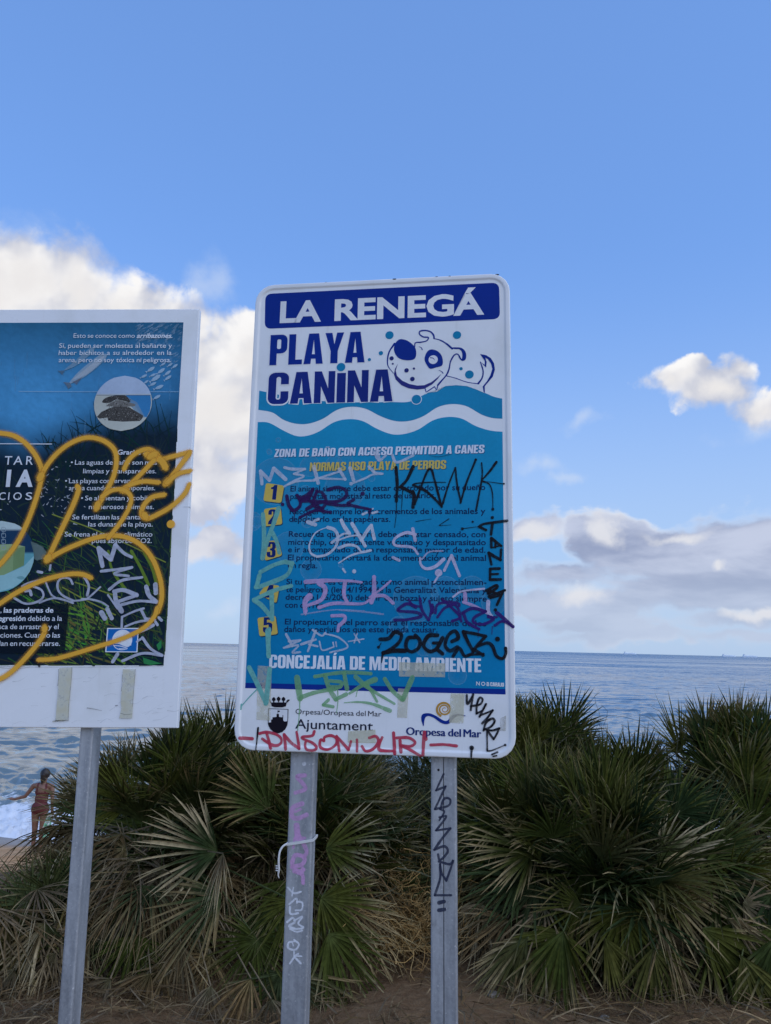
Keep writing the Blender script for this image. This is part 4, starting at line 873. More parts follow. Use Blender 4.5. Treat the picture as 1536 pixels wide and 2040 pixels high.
# ------------------------------------------------------------------ information board on the left
FL = Face((-0.6916, 2.62, 2.7911), -0.883, -1.295, -1.271)     # origin at the board's top right corner
LW, LH = 1.36, 1.4657
rootL = empty('information_board', Matrix.Translation((FL.o.x-LW/2, FL.o.y+0.05, 0.0)) @ Matrix.Rotation(R_(-0.88), 4, 'Z'))
tag(rootL, 'square white board with an underwater seagrass poster sprayed over in orange', 'information board')
def build_board():
    mb = MB(); b = 0.0025; T = 0.024
    def lp(d, y): return [(-LW+d, y, -LH+d), (-d, y, -LH+d), (-d, y, -d), (-LW+d, y, -d)]
    rings = [lp(0.0, T), lp(0.0, b), lp(b*0.3, b*0.3), lp(b, 0.0)]; vs = [p for r in rings for p in r]; fs = []
    for i in range(3):
        for k in range(4): a = i*4+k; c = i*4+(k+1) % 4; fs.append((a, c, c+4, a+4))
    fs += [(12, 13, 14, 15), (3, 2, 1, 0)]; mb.add(vs, fs)
    q = FL.px(379.5, 1010); mb.cur = 1; mb.box((-0.0012, 0.012, q.y), (0.0035, 0.020, 0.0016)); mb.box((q.x-0.012, -0.0003, q.y), (0.024, 0.0008, 0.0012)); mb.cur = 0
    mb.build('panel', [mat('white_board', fn=f_panel, spec=0.35), mat('seam', (0.35, 0.37, 0.40), 0.6)], rootL, FL.mw)
build_board()
UL = -LW+0.055                                                    # left edge of the poster on the board
def build_poster():
    f = FL; mb = MB(); rd = random.Random(11)
    tr_, br_ = f.px(365.9, 642.2), f.px(325.6, 1325.8)
    u1 = (tr_.x+br_.x)/2; vt, vb = tr_.y, br_.y
    # picture ground: lit blue water above, dark meadow below
    nx, ny = 90, 100; vs, cs, fs = [], [], []; f.up()
    px_ = lambda x, y: f.px(x, y)
    hot = px_(60, 790); 
    for j in range(ny+1):
        for i in range(nx+1):
            s_, t_ = i/nx, j/ny; q = Vector((UL+(u1-UL)*s_, vt+(vb-vt)*t_)); vs.append(f.p3(q))
            top = np.array([0.022, 0.115, 0.21]); mid = np.array([0.040, 0.19, 0.37]); deep = np.array([0.008, 0.020, 0.035])
            c = top+(mid-top)*min(1, t_/0.16)
            g = math.exp(-(((q.x-hot.x)/0.30)**2+((q.y-hot.y)/0.22)**2)); c = c + g*np.array([0.03, 0.10, 0.16])
            dk = min(1, max(0, (t_-0.20-0.10*max(0, 1-abs(q.x-hot.x)/0.35))/0.16)); dk = dk*dk*(3-2*dk)
            c = c*(1-dk)+deep*dk; c = c*(1-0.35*max(0, (q.x-px_(330, 700).x)/0.1)) if t_ < 0.3 else c
            c = c*rd.uniform(0.93, 1.07); cs.append((*np.clip(c, 0.004, 1), 1))
    for j in range(ny):
        for i in range(nx): a = j*(nx+1)+i; fs.append((a, a+nx+1, a+nx+2, a+1))
    mb.add(vs, fs, cs)
    lay0 = [f.lay, 0]
    def inside(p): return Vector((min(max(p[0], UL), u1), min(max(p[1], vb), vt)))
    def blade(p, a, L, w, c, bend, al=1.0):
        pts = []; lay0[1] = (lay0[1]+1) % 300; f.lay = lay0[0]+lay0[1]*0.000005; d = Vector((math.cos(a), math.sin(a)))
        for k in range(7): t = k/6; pts.append(inside(p + d*L*t + Vector((-d.y, d.x))*bend*L*t*t))
        ribbon(mb, f, pts, w, c, al, w*0.25, cap=False)
    def P(x, y): return f.px(x, y)
    # seagrass: dark at the top of the meadow, greener towards the front
    for k in range(900):
        y = rd.uniform(880, 1330); x = rd.uniform(-330, 362); 
        if y < 960 and x < 90: continue
        e = (y-880)/450; dd = rd.random()
        c = (0.012+0.03*dd*e, 0.026+0.065*dd*e, 0.024+0.012*dd) 
        blade(P(x, y), R_(rd.gauss(100, 38)), rd.uniform(0.04, 0.12), rd.uniform(0.003, 0.008), c, rd.uniform(-0.4, 0.4))
    for k in range(120):   # silhouettes rising into the blue
        x = rd.uniform(90, 362) if k < 90 else rd.uniform(-330, 30); y0 = rd.uniform(850, 930) + max(0, (200-x))*0.35
        c = (0.006, 0.018+0.02*rd.random(), 0.030); blade(P(x, y0), R_(rd.gauss(100, 26)), rd.uniform(0.05, 0.15)*(0.6+0.4*max(0, x)/360), rd.uniform(0.002, 0.0045), c, rd.uniform(-0.5, 0.5))
    for k in range(330):   # mid greens
        x = rd.uniform(-300, 350); y = rd.uniform(1060, 1325); c = (0.05*rd.uniform(0.3, 1.4), 0.105*rd.uniform(0.3, 1.5), 0.028)
        if x > 250 and y < 1200 and rd.random() < 0.6: continue
        blade(P(x, y), R_(rd.choice((-28, 150, 100, 130, -35, 155))+rd.gauss(0, 12)), rd.uniform(0.05, 0.17), rd.uniform(0.0018, 0.005), c, rd.uniform(-0.2, 0.2))
    for k in range(90):    # bright yellow-green clump low in the middle
        x = rd.gauss(165, 45); y = rd.uniform(1205, 1325); c = (0.16*rd.uniform(0.35, 1.2), 0.27*rd.uniform(0.4, 1.15), 0.035)
        blade(P(x, min(y, 1322)), R_(rd.choice((-22, 158, 150, 165, 140, 95))+rd.gauss(0, 11)), rd.uniform(0.05, 0.16), rd.uniform(0.003, 0.0085), c, rd.uniform(-0.15, 0.15))
    for k in range(60):    # glints between the leaves
        x = rd.gauss(115, 40); y = rd.gauss(985, 28); blade(P(x, y), R_(rd.choice((40, -35, 130))+rd.gauss(0, 12)), rd.uniform(0.004, 0.016), rd.uniform(0.0015, 0.006), (0.42, 0.46, 0.50), 0.1, 0.85)
    f.lay = lay0[0]+0.0016
    for L in ([(105, 1025), (200, 1060), (330, 1120)], [(110, 1050), (190, 1090), (225, 1118)], [(125, 1170), (170, 1195), (230, 1225)], [(150, 1160), (240, 1190)], [(215, 1098), (225, 1140), (245, 1170)]):
        stroke(mb, f, 'X', L, 2.4, (0.22, 0.27, 0.05), 0.9)
    for L, w in (([(216, 1098), (222, 1130), (236, 1155), (250, 1172)], 5), ([(262, 1098), (280, 1130), (296, 1165)], 6), ([(288, 1100), (305, 1135), (312, 1160)], 7)): stroke(mb, f, 'X', L, w, (0.13, 0.22, 0.03), 0.95)
    for q in ([(285, 1310), (310, 1318), (322, 1322), (300, 1325), (287, 1322)], [(283, 1308), (300, 1318), (288, 1314)], [(312, 1285), (322, 1275), (322, 1290), (316, 1296)]): zpoly(mb, f, 'X', q, (0.03, 0.22, 0.07))
    # surface line, streaks
    stroke(mb, f, 'P', [(140, 659), (600, 661), (1300, 661)], 6, (0.30, 0.50, 0.66), 0.6, straight=True)
    for k in range(40):
        x = rd.uniform(0, 340); y = rd.uniform(650, 840); stroke(mb, f, 'X', [(x, y), (x-1, y+rd.uniform(6, 40))], rd.uniform(0.6, 1.6), (0.20, 0.42, 0.60), rd.uniform(0.08, 0.25))
    # two silver fish and a shoal
    for q, c in (([(505, 600), (560, 530), (640, 460), (720, 400), (775, 385), (770, 420), (700, 490), (620, 550), (545, 590)], (0.30, 0.42, 0.52)), ([(470, 505), (520, 460), (590, 400), (650, 350), (690, 330), (680, 370), (610, 430), (540, 480)], (0.20, 0.34, 0.46))):
        zpoly(mb, f, 'P', q, c, 0.8, smooth=True)
    zpoly(mb, f, 'P', [(530, 575), (600, 515), (690, 445), (760, 400), (730, 450), (640, 530)], (0.52, 0.60, 0.66), 0.6, smooth=True)
    zpoly(mb, f, 'P', [(510, 595), (460, 590), (480, 608), (500, 640), (525, 620)], (0.14, 0.20, 0.26), 0.8); zpoly(mb, f, 'P', [(475, 505), (420, 508), (440, 522), (455, 540)], (0.10, 0.18, 0.26), 0.8)
    zpoly(mb, f, 'P', [(530, 590), (600, 555), (560, 610)], (0.20, 0.20, 0.24), 0.5)
    def fish(x, y, s, al):
        a = R_(-32+rd.gauss(0, 5)); pts = []
        for (u, v) in ((-1, 0), (-0.6, 0.28), (0, 0.36), (0.6, 0.2), (0.9, 0.02), (1.25, 0.3), (1.2, 0), (1.25, -0.3), (0.9, -0.04), (0.4, -0.28), (-0.3, -0.33), (-0.75, -0.2)):
            u = -u; pts.append((x+s*(u*math.cos(a)-v*math.sin(a)), y+s*(u*math.sin(a)+v*math.cos(a))))
        zpoly(mb, f, 'P', pts, (0.34, 0.48, 0.60), al)
    for x, y, s in ((1100, 498, 34), (1175, 510, 34), (1222, 525, 30), (1225, 560, 30), (1050, 548, 26), (1115, 540, 24), (1135, 562, 44), (1115, 605, 28), (1160, 628, 36), (1145, 700, 30), (1275, 475, 26), (1240, 465, 22), (1190, 460, 22), (1065, 590, 22)): fish(x, y, s, 0.85)
    for k in range(130): x = rd.uniform(1000, 1325); fish(x, rd.uniform(165, 460) if x > 1230 else rd.uniform(165, 330), rd.uniform(9, 20), rd.uniform(0.12, 0.32))
    # round picture of a heap of dry seagrass on the beach
    C0, RR = (898, 745), 205
    def disc(z, c, r, colf, n=56, rows=14):
        x = zz(z, c); k = f.sc(*x)/ZO[z][2]; q = f.px(*x); f.up(); vs = []; cs = []; fs = []
        for j in range(rows*2+1):
            yy = (1-j/rows)*0.9999; hw = math.sqrt(max(0, 1-yy*yy))
            for i in (-1, 1): vs.append(f.p3(inside(q+Vector((i*hw, yy))*r*k))); cs.append((*colf(yy), 1))
        for j in range(rows*2): fs.append((2*j, 2*j+2, 2*j+3, 2*j+1))
        mb.add(vs, fs, cs)
    disc('P', C0, RR, lambda y: (0.40, 0.49, 0.62) if y > 0.30 else (0.48, 0.50, 0.44))
    zpoly(mb, f, 'P', [(920, 688), (1098, 688), (1103, 740), (1095, 800), (1070, 850), (1030, 830), (990, 770), (940, 730)], (0.04, 0.20, 0.42)); zpoly(mb, f, 'P', [(930, 700), (1000, 740), (1060, 850), (1020, 850), (950, 760)], (0.22, 0.36, 0.48), 0.6)
    stroke(mb, f, 'P', [(705, 687), (1098, 687)], 4, (0.10, 0.14, 0.20), 0.8)
    zpoly(mb, f, 'P', [(708, 845), (740, 810), (790, 785), (850, 765), (930, 768), (985, 800), (1045, 835), (1040, 855), (1020, 875), (900, 880), (790, 872), (785, 850), (730, 858)], (0.070, 0.066, 0.060))
    zpoly(mb, f, 'P', [(770, 768), (810, 740), (860, 722), (920, 735), (990, 752), (985, 768), (900, 772)], (0.17, 0.165, 0.15)); zpoly(mb, f, 'P', [(748, 740), (765, 712), (820, 692), (905, 688), (935, 705), (950, 738), (900, 728), (850, 720), (800, 742)], (0.055, 0.052, 0.048), smooth=True)
    f.up(); lay1 = f.lay
    for k in range(520):
        x, y = rd.uniform(715, 1040), rd.uniform(695, 875); f.lay = lay1+(k % 60)*0.000006
        hw = 75+(y-770)*0.95 if y > 770 else 92-(abs(y-725))*0.4
        if abs(x-(872+(0 if y > 770 else -10))) > hw: continue
        g = rd.choice((0.02, 0.035, 0.22, 0.30, 0.14, 0.10)); dot(mb, f, 'P', (x, y), rd.uniform(1.5, 4.5), (g, g*0.97, g*0.88), 0.9, n=5)
    f.lay = lay1+0.0004
    # round picture low on the left: a mooring block with its chain
    C1, R1 = (-20, 570), 458
    disc('T', C1, R1, lambda y: (0.46, 0.58, 0.58) if y > 0.74 else ((0.012, 0.045, 0.10) if y > 0.08 else (0.13, 0.36, 0.40)))
    zpoly(mb, f, 'T', [(-340, 430), (180, 410), (325, 440), (310, 680), (60, 800), (-380, 860)], (0.23, 0.34, 0.16)); zpoly(mb, f, 'T', [(-340, 430), (0, 415), (190, 408), (322, 440), (180, 470), (-60, 520)], (0.30, 0.40, 0.20)); zpoly(mb, f, 'T', [(180, 470), (322, 440), (310, 680), (170, 745)], (0.17, 0.27, 0.12))
    zpoly(mb, f, 'T', [(-400, 860), (60, 800), (310, 690), (436, 560), (430, 640), (385, 760), (300, 870), (180, 960), (0, 1012), (-200, 1000)], (0.28, 0.50, 0.52)); zpoly(mb, f, 'T', [(220, 830), (280, 815), (320, 840), (290, 860), (240, 850)], (0.16, 0.34, 0.36), smooth=True)
    for k in range(7):
        y = 200+k*38; stroke(mb, f, 'T', [(45, y), (45, y+50)] if k % 2 else [(30, y), (28, y+25), (34, y+50), (72, y+50), (78, y+25), (70, y)], 7, (0.33, 0.42, 0.46), 0.8, closed=not k % 2)
    zpoly(mb, f, 'T', [(395, 375), (470, 400), (550, 450), (600, 515), (560, 590), (480, 620), (440, 600), (430, 500)], (0.10, 0.15, 0.14), 0.95); 
    for k in range(14): stroke(mb, f, 'T', [(430+k*3, 430+k*13), (500, 425+k*13), (560, 445+k*12)], 4, (0.22, 0.29, 0.27), 0.7)
    # dark box behind the closing paragraph
    zpoly(mb, f, 'S', [(-700, 70), (500, 82), (505, 95), (475, 445), (-700, 440)], (0.006, 0.012, 0.022), 0.80)
    # beach flag emblem
    zpoly(mb, f, 'S', [(784, 260), (1014, 260), (1004, 438), (769, 436)], (0.74, 0.77, 0.80)); zpoly(mb, f, 'S', [(792, 267), (1006, 268), (997, 431), (778, 429)], (0.008, 0.14, 0.45))
    dot(mb, f, 'S', (893, 347), 74, (0.72, 0.76, 0.80), n=36); zpoly(mb, f, 'S', [(824, 368), (860, 372), (905, 392), (935, 398), (960, 380), (940, 408), (893, 417), (850, 404)], (0.008, 0.14, 0.45), smooth=True)
    stroke(mb, f, 'S', [(835, 388), (880, 392), (930, 408)], 6, (0.72, 0.76, 0.80)); stroke(mb, f, 'S', [(826, 372), (870, 374), (920, 390), (958, 384)], 5, (0.72, 0.76, 0.80)); stroke(mb, f, 'S', [(870, 410), (900, 412), (925, 414)], 5, (0.72, 0.76, 0.80))
    # wording
    WT = (0.66, 0.70, 0.75); Bd = 0.022; It = 0.25
    words_on(mb, f, 'P', [('Esto', 0, 0), ('se', 0, 0), ('conoce', 0, 0), ('como', 0, 0), ('arribazones.', Bd, It)], (538, 270), (1258, 270), 33, WT, fit=True)
    J = lambda z, s, a, b, cap=34, off=0.004, sx=1.12, **k: line(mb, f, z, s, a, b, cap, WT, off, sx=sx, **k)
    J('P', 'Sí, pueden ser molestas al bañarte y', (433, 343), (1255, 343)); J('P', 'haber bichitos a su alrededor en la', (430, 395), (1252, 394)); J('P', 'arena, pero no soy tóxica ni peligrosa.', (430, 447), (1249, 447))
    J('Q', 'Gracias a mí:', (858, 168), (1148, 168), 34, Bd, fit=True)
    for s, a, b in (('• Las aguas de baño son más', (518, 242), (1145, 242)), ('limpias y transparentes.', (608, 305), (1140, 305)), ('• Las playas conservan mejor su', (476, 377), (1157, 375)), ('arena cuando hay temporales.', (505, 428), (1132, 428)), ('• Se alimentan y cobijan', (592, 502), (1128, 500)),
                    ('numerosos animales.', (650, 565), (1123, 565)), ('• Se fertilizan las plantas de', (497, 640), (1120, 640)), ('las dunas de la playa.', (645, 692), (1115, 692)), ('• Se frena el cambio climático', (443, 765), (1112, 765)), ('pues absorbo CO2.', (672, 812), (1108, 812))):
        J('Q', s, a, b, 34, 0.004, fit=True)
    for ch, a, b in (('T', 35, 88), ('A', 100, 167), ('R', 192, 242)): J('Q', ch, (a, 242), (b, 242), 62, 0.006, fit=True)
    for ch, a, b in (('I', 46, 76), ('A', 118, 242)): J('Q', ch, (a, 397), (b, 397), 112, 0.045, fit=True)
    for ch, a, b in (('C', -6, 42), ('I', 62, 70), ('O', 98, 160), ('S', 188, 236)): J('Q', ch, (a, 498), (b, 498), 54, 0.004, fit=True)
    stroke(mb, f, 'Q', [(-700, 86), (380, 92)], 6, WT, straight=True); stroke(mb, f, 'Q', [(-500, 566), (14, 570)], 5, WT, straight=True)
    J('S', ',', (8, 148), (14, 148), 34, Bd, fit=True); J('S', 'las praderas de', (30, 148), (392, 148), 36, Bd, fit=True); J('S', 'egresión', (-8, 208), (190, 208), 36, Bd, fit=True); J('S', 'debido a la', (206, 208), (455, 208), 36, fit=True)
    J('S', 'sca de arrastre, y el', (-8, 268), (430, 268), 36, fit=True); J('S', 'aciones. Cuando las', (-22, 330), (440, 330), 36, fit=True); J('S', 'dan en recuperarse.', (-20, 390), (440, 390), 36, fit=True)
    mb.build('poster', M_print, rootL, FL.mw)
build_poster()
def tags_left():
    f = FL
    def part(name, label, fn, m=M_ink):
        mb = TagMB(name, m, rootL, FL.mw); fn(mb)
        if mb.v: mb.next(label)
    def tapes(mb):
        zpoly(mb, f, 'S', [(436, 552), (528, 548), (520, 660), (508, 800), (500, 935), (408, 938), (418, 800), (430, 650)], (0.60, 0.60, 0.50), 0.9)
        for p in ([(528, 548), (520, 660), (506, 800), (500, 930)], [(430, 560), (432, 600), (425, 680)], [(408, 930), (440, 936), (500, 934)]): stroke(mb, f, 'S', p, 4, (0.16, 0.16, 0.15), 0.7)
        mb.next(); zpoly(mb, f, 'S', [(898, 560), (990, 560), (978, 700), (965, 918), (872, 916), (888, 840), (882, 800), (893, 680)], (0.60, 0.60, 0.50), 0.88)
        for p in ([(990, 560), (978, 700), (968, 830)], [(895, 600), (888, 720)], [(880, 880), (920, 890), (965, 885)]):
            stroke(mb, f, 'S', p, 4, (0.16, 0.16, 0.15), 0.7)
        stroke(mb, f, 'S', [(390, 940), (450, 932), (505, 936)], 9, (0.05, 0.05, 0.05), 0.7, w2=3)
    part('tape_strip', None, tapes, M_tape)
    def dirt(mb):
        rd = random.Random(4)
        for k in range(46):
            x, y = rd.uniform(0, 1280), rd.uniform(545, 975); L = rd.uniform(20, 120); stroke(mb, f, 'S', [(x, y), (x+L*0.5, y-L*rd.uniform(-0.05, 0.3)), (x+L, y-L*rd.uniform(0, 0.5))], rd.uniform(2, 6), (0.22, 0.22, 0.21), rd.uniform(0.08, 0.3), w2=1)
        stroke(mb, f, 'S', [(640, 842), (690, 850), (745, 862)], 9, (0.18, 0.18, 0.18), 0.5, w2=3); stroke(mb, f, 'S', [(845, 826), (862, 822)], 9, (0.05, 0.05, 0.06), 0.8, w2=4)
        stroke(mb, f, 'S', [(0, 540), (400, 545), (1190, 540)], 5, (0.25, 0.25, 0.24), 0.4); stroke(mb, f, 'S', [(0, 548), (130, 558), (220, 545)], 7, (0.2, 0.2, 0.2), 0.4, w2=2)
    part('grime', 'grey scuffs below the poster', dirt)
    def white(mb):
        c, a = (0.52, 0.55, 0.66), 0.82
        S = lambda z, p, w=30, **k: stroke(mb, f, z, p, w, c, a, **k)
        Q = lambda p, w=30, **k: S('Q', p, w, **k)
        Q([(750, 980), (722, 850)]); Q([(722, 850), (812, 932)], 32); Q([(812, 932), (845, 825)]); Q([(845, 825), (905, 885), (962, 915)], 22)
        Q([(740, 1018), (850, 1005), (965, 990)], 20); Q([(965, 990), (835, 1035), (940, 1052)], 18); Q([(800, 1150), (890, 1085), (1038, 1062)], 24, w2=18)
        Q([(835, 1165), (905, 1155), (1000, 1192)], 30); Q([(1000, 1192), (860, 1240)], 24); Q([(840, 1170), (850, 1235), (890, 1310)], 32); Q([(1068, 1130), (1090, 1195), (1142, 1240)], 30); Q([(1142, 1242), (1010, 1235), (885, 1262)], 20)
        Q([(1135, 1115), (1138, 1175)], 34); Q([(1178, 1110), (1174, 1180)], 26); Q([(790, 1190), (860, 1290)], 14)
        s = lambda p, w=28, **k: S('S', p, w, **k)
        s([(742, 148), (768, 190)], 36); s([(785, 122), (818, 190)], 30); s([(890, 262), (892, 180)], 18); s([(892, 180), (980, 140), (1050, 118)], 16); s([(1030, 125), (1062, 190)], 22); s([(1062, 190), (1130, 200)], 18); s([(1130, 200), (1010, 215), (915, 250)], 16)
        s([(970, 300), (1060, 270), (1120, 240)], 24); s([(1135, 215), (1150, 238)], 20); s([(1160, 185), (1180, 205)], 20); s([(1000, 360), (1045, 330)], 14); s([(1040, 330), (1100, 410), (1185, 460)], 20); s([(1185, 460), (1040, 445), (895, 500)], 20); s([(860, 450), (825, 505)], 26)
        mb.next('white marker letters running down over the meadow')
        T = lambda p, w=26, **k: S('T', p, w, **k)
        T([(285, 945), (360, 905), (480, 870), (560, 855)], 22); T([(330, 1005), (385, 1000), (405, 1055)], 36); T([(430, 945), (530, 990), (560, 1060), (520, 1120), (420, 1160), (310, 1160), (190, 1095)], 28); T([(590, 895), (620, 970), (660, 1050), (710, 1090)], 22)
        T([(930, 915), (890, 850), (800, 840), (745, 890), (745, 990), (810, 1065), (930, 1125)], 28); T([(510, 1152), (610, 1115), (710, 1095), (830, 1120), (935, 1158)], 26); T([(930, 1130), (1050, 1120), (1130, 1090), (1280, 955)], 24); T([(1078, 835), (1110, 880), (1135, 950), (1115, 1060)], 34); T([(1045, 1105), (1150, 1110), (1290, 1145), (1380, 1200)], 24)
        T([(490, 760), (540, 770)], 36); T([(648, 680), (640, 738)], 30)
        mb.next('white marker scrawl beside the mooring block picture')
        stroke(mb, f, 'S', [(118, 532), (170, 495), (225, 485), (270, 508), (292, 540)], 14, BLACK, 0.95)
    part('marker_tag', 'black curved marker stroke under the text box', white)
    def orange(mb):
        c = (0.80, 0.41, 0.05)
        def S(z, p, w=40, **k):
            stroke(mb, f, z, p, w*2.0, c, 0.42, soft=True, **k); stroke(mb, f, z, p, w*1.08, c, 1.0, soft=True, **k)      # overspray, then the line
        Q = lambda p, w=40, **k: S('Q', p, w, **k)
        Q([(-260, 90), (-80, 20), (50, 18), (150, 55), (240, 140), (300, 250), (305, 340), (270, 480), (200, 670), (110, 840), (-30, 1000), (-200, 1110)], 42)
        Q([(290, 350), (345, 250), (430, 150), (530, 80), (640, 45), (750, 65), (830, 125), (852, 210), (830, 330), (770, 450), (700, 570)], 42); Q([(290, 350), (310, 310)], 60); Q([(705, 565), (720, 520)], 56)
        Q([(565, 395), (575, 430), (535, 540), (450, 720), (350, 935)], 44); Q([(350, 935), (440, 880), (560, 825), (700, 775), (840, 758), (960, 785), (1060, 855), (1130, 960), (1175, 1100), (1180, 1220), (1150, 1320)], 42); Q([(345, 940), (360, 910)], 70)
        S('S', [(1150, 110), (1125, 180), (1050, 260), (900, 335), (700, 400), (520, 455), (400, 485), (280, 492)], 38)
        Q([(905, 280), (940, 210), (1000, 155), (1080, 130), (1140, 160), (1180, 200), (1250, 185), (1390, 148)], 42); Q([(1065, 165), (1130, 190), (1180, 215), (1212, 270)], 58); Q([(1140, 160), (1090, 190)], 60); Q([(1390, 150), (1300, 270), (1212, 380)], 44); Q([(1205, 385), (1240, 350)], 62); Q([(1215, 378), (1300, 310), (1395, 285)], 40)
        Q([(1130, 205), (1010, 330), (900, 430)], 40); Q([(895, 430), (930, 400), (1040, 365), (1165, 372)], 40); Q([(890, 432), (930, 425)], 60); Q([(740, 480), (820, 430), (900, 425), (955, 470), (950, 540), (890, 650), (790, 780)], 38)
        Q([(1385, 380), (1350, 450), (1260, 540), (1150, 605), (1075, 635), (1035, 605), (1050, 540), (1110, 480), (1205, 460)], 42); Q([(1070, 630), (1050, 600)], 56); dot(mb, f, 'Q', (1248, 675), 38, c, 1.0, soft=True); dot(mb, f, 'Q', (1248, 675), 34, c, 1.0, soft=True); dot(mb, f, 'Q', (1248, 675), 30, c, 1.0)
        Q([(-160, 1360), (0, 1255), (150, 1160), (330, 1080), (500, 1040), (600, 1040), (672, 1068)], 42)
        S('S', [(328, 248), (325, 300), (270, 385), (170, 500), (60, 600), (-60, 660)], 44); S('S', [(330, 250), (330, 280)], 50)
    part('spray_tag', 'orange spray-painted scrawl across the poster', orange, M_spray)
tags_left()
# posts of the board: narrow face to the front
FQ = Face(FL.o + FL.N*0.0252, -0.883, -1.295, -1.271)
a, b = FQ.px(172.5, 1455), FQ.px(128.0, 2035)
for du in (0.0, -0.98):
    d = b-a; ang = math.atan2(d.x, -d.y)
    tv = -LH+0.12; tu = a.x+(tv-a.y)*d.x/d.y + du
    mw = FQ.mw @ Matrix.Translation((tu, 0, tv)) @ Matrix.Rotation(-ang, 4, 'Y')
    mb = MB(); channel(mb, 0.043, 0.080, 0.0, -1.85, False); mb.build('post', M_steel, rootL, mw)
# ------------------------------------------------------------------ dwarf fan palms
def mixc(a, b, t): return tuple(x+(y-x)*t for x, y in zip(a, b))
GREENS = [(0.053, 0.064, 0.012), (0.036, 0.050, 0.012), (0.074, 0.078, 0.014), (0.030, 0.048, 0.016)]
TIPS = [(0.29, 0.22, 0.11), (0.20, 0.145, 0.065), (0.35, 0.28, 0.16)]
DRY = [(0.20, 0.13, 0.06), (0.14, 0.09, 0.042), (0.25, 0.175, 0.09), (0.17, 0.125, 0.075)]
def frond(mb, hub, axis, normal, R, arcd, n, rd, dry=0.0, droop=0.15, tip=0.25, cup=0.12):
    """a fan leaf: n folded, pointed segments spreading from the hub"""
    axis = axis.normalized(); normal = (normal-axis*normal.dot(axis)).normalized(); side = normal.cross(axis)
    g = rd.choice(GREENS); dc = rd.choice(DRY); tc = rd.choice(TIPS); tl = max(0.05, rd.gauss(tip, 0.12))
    base = mixc(g, dc, dry); var = rd.uniform(0.75, 1.3); base = tuple(c*var for c in base)
    TS = (0.0, 0.22, 0.5, 0.78, 1.0)
    for i in range(n):
        if rd.random() < 0.04: continue
        u = (i+0.5)/n - 0.5 + rd.gauss(0, 0.006); a = R_(arcd)*u
        d = (axis*math.cos(a) + side*math.sin(a) + normal*(cup*(0.3+abs(u)) + rd.gauss(0, 0.075 + 0.12*dry))).normalized()
        L = R*(1.0-0.42*(abs(u)*2)**2.2)*rd.uniform(0.86, 1.08)
        W = min(0.0082, R*0.0178)*rd.uniform(0.8, 1.15)*(1-0.35*dry); wv = d.cross(normal).normalized(); nn = wv.cross(d)
        dr = droop*rd.uniform(0.3, 1.8); sb = rd.gauss(0, 0.05+0.10*dry);  kink = rd.random() < 0.10+0.25*dry; tw = rd.gauss(0, 0.25+0.6*dry); wv = (wv*math.cos(tw)+nn*math.sin(tw))
        vs, cs = [], []
        t0 = 1-tl*rd.uniform(0.5, 1.4)
        for k, t in enumerate(TS):
            p = hub + d*(L*t) + wv*(sb*L*t*t) + Vector((0, 0, -1))*(dr*L*t*t*(1.0 if not kink else 1+1.6*max(0, t-0.55)))
            w = W*(0.35, 1.0, 0.92, 0.60, 0.05)[k]; c = base if t < t0 else mixc(base, tc, min(1, (t-t0)/0.25))
            if t == 0: c = mixc(base, (0.10, 0.12, 0.04), 0.4)
            vs += [p-wv*w+nn*w*0.45, p, p+wv*w+nn*w*0.45]; cs += [(*c, 1)]*3
        fs = []
        for k in range(len(TS)-1): b = 3*k; fs += [(b, b+1, b+4, b+3), (b+1, b+2, b+5, b+4)]
        mb.add(vs, fs, cs)
def petiole(mb, a, b, rd, dry=0.0):
    m = a.lerp(b, 0.5)+Vector((rd.gauss(0, 0.02), rd.gauss(0, 0.02), 0.04)); c = mixc((0.09, 0.11, 0.04), (0.20, 0.15, 0.09), dry)
    mb.tube([a, m, b], [0.006, 0.0045, 0.0035], 4, (*c, 1), cap=False)
def img_axis(px, py, Y, ang, toward=0.0):
    """direction of a leaf that points at `ang` degrees as seen from the path (0 right, 90 up), leaning towards the path by `toward`"""
    a = R_(ang); return (CR*math.cos(a) + CU*math.sin(a) - CF*toward).normalized()
def photo_xy(p):
    d = Vector(p)-CAM; z = d.dot(CF); return CX+FPX*d.dot(CR)/z, CY-FPX*d.dot(CU)/z
def open_view(p):
    """gaps in the row where the beach and the sea show"""
    x, y = photo_xy(p); return (x < 135 and 1430 < y < 1610) or (x < 70 and 1600 <= y < 1740) or (1200 < x < 1300 and y < 1436) or (x < 340 and y < 1478)
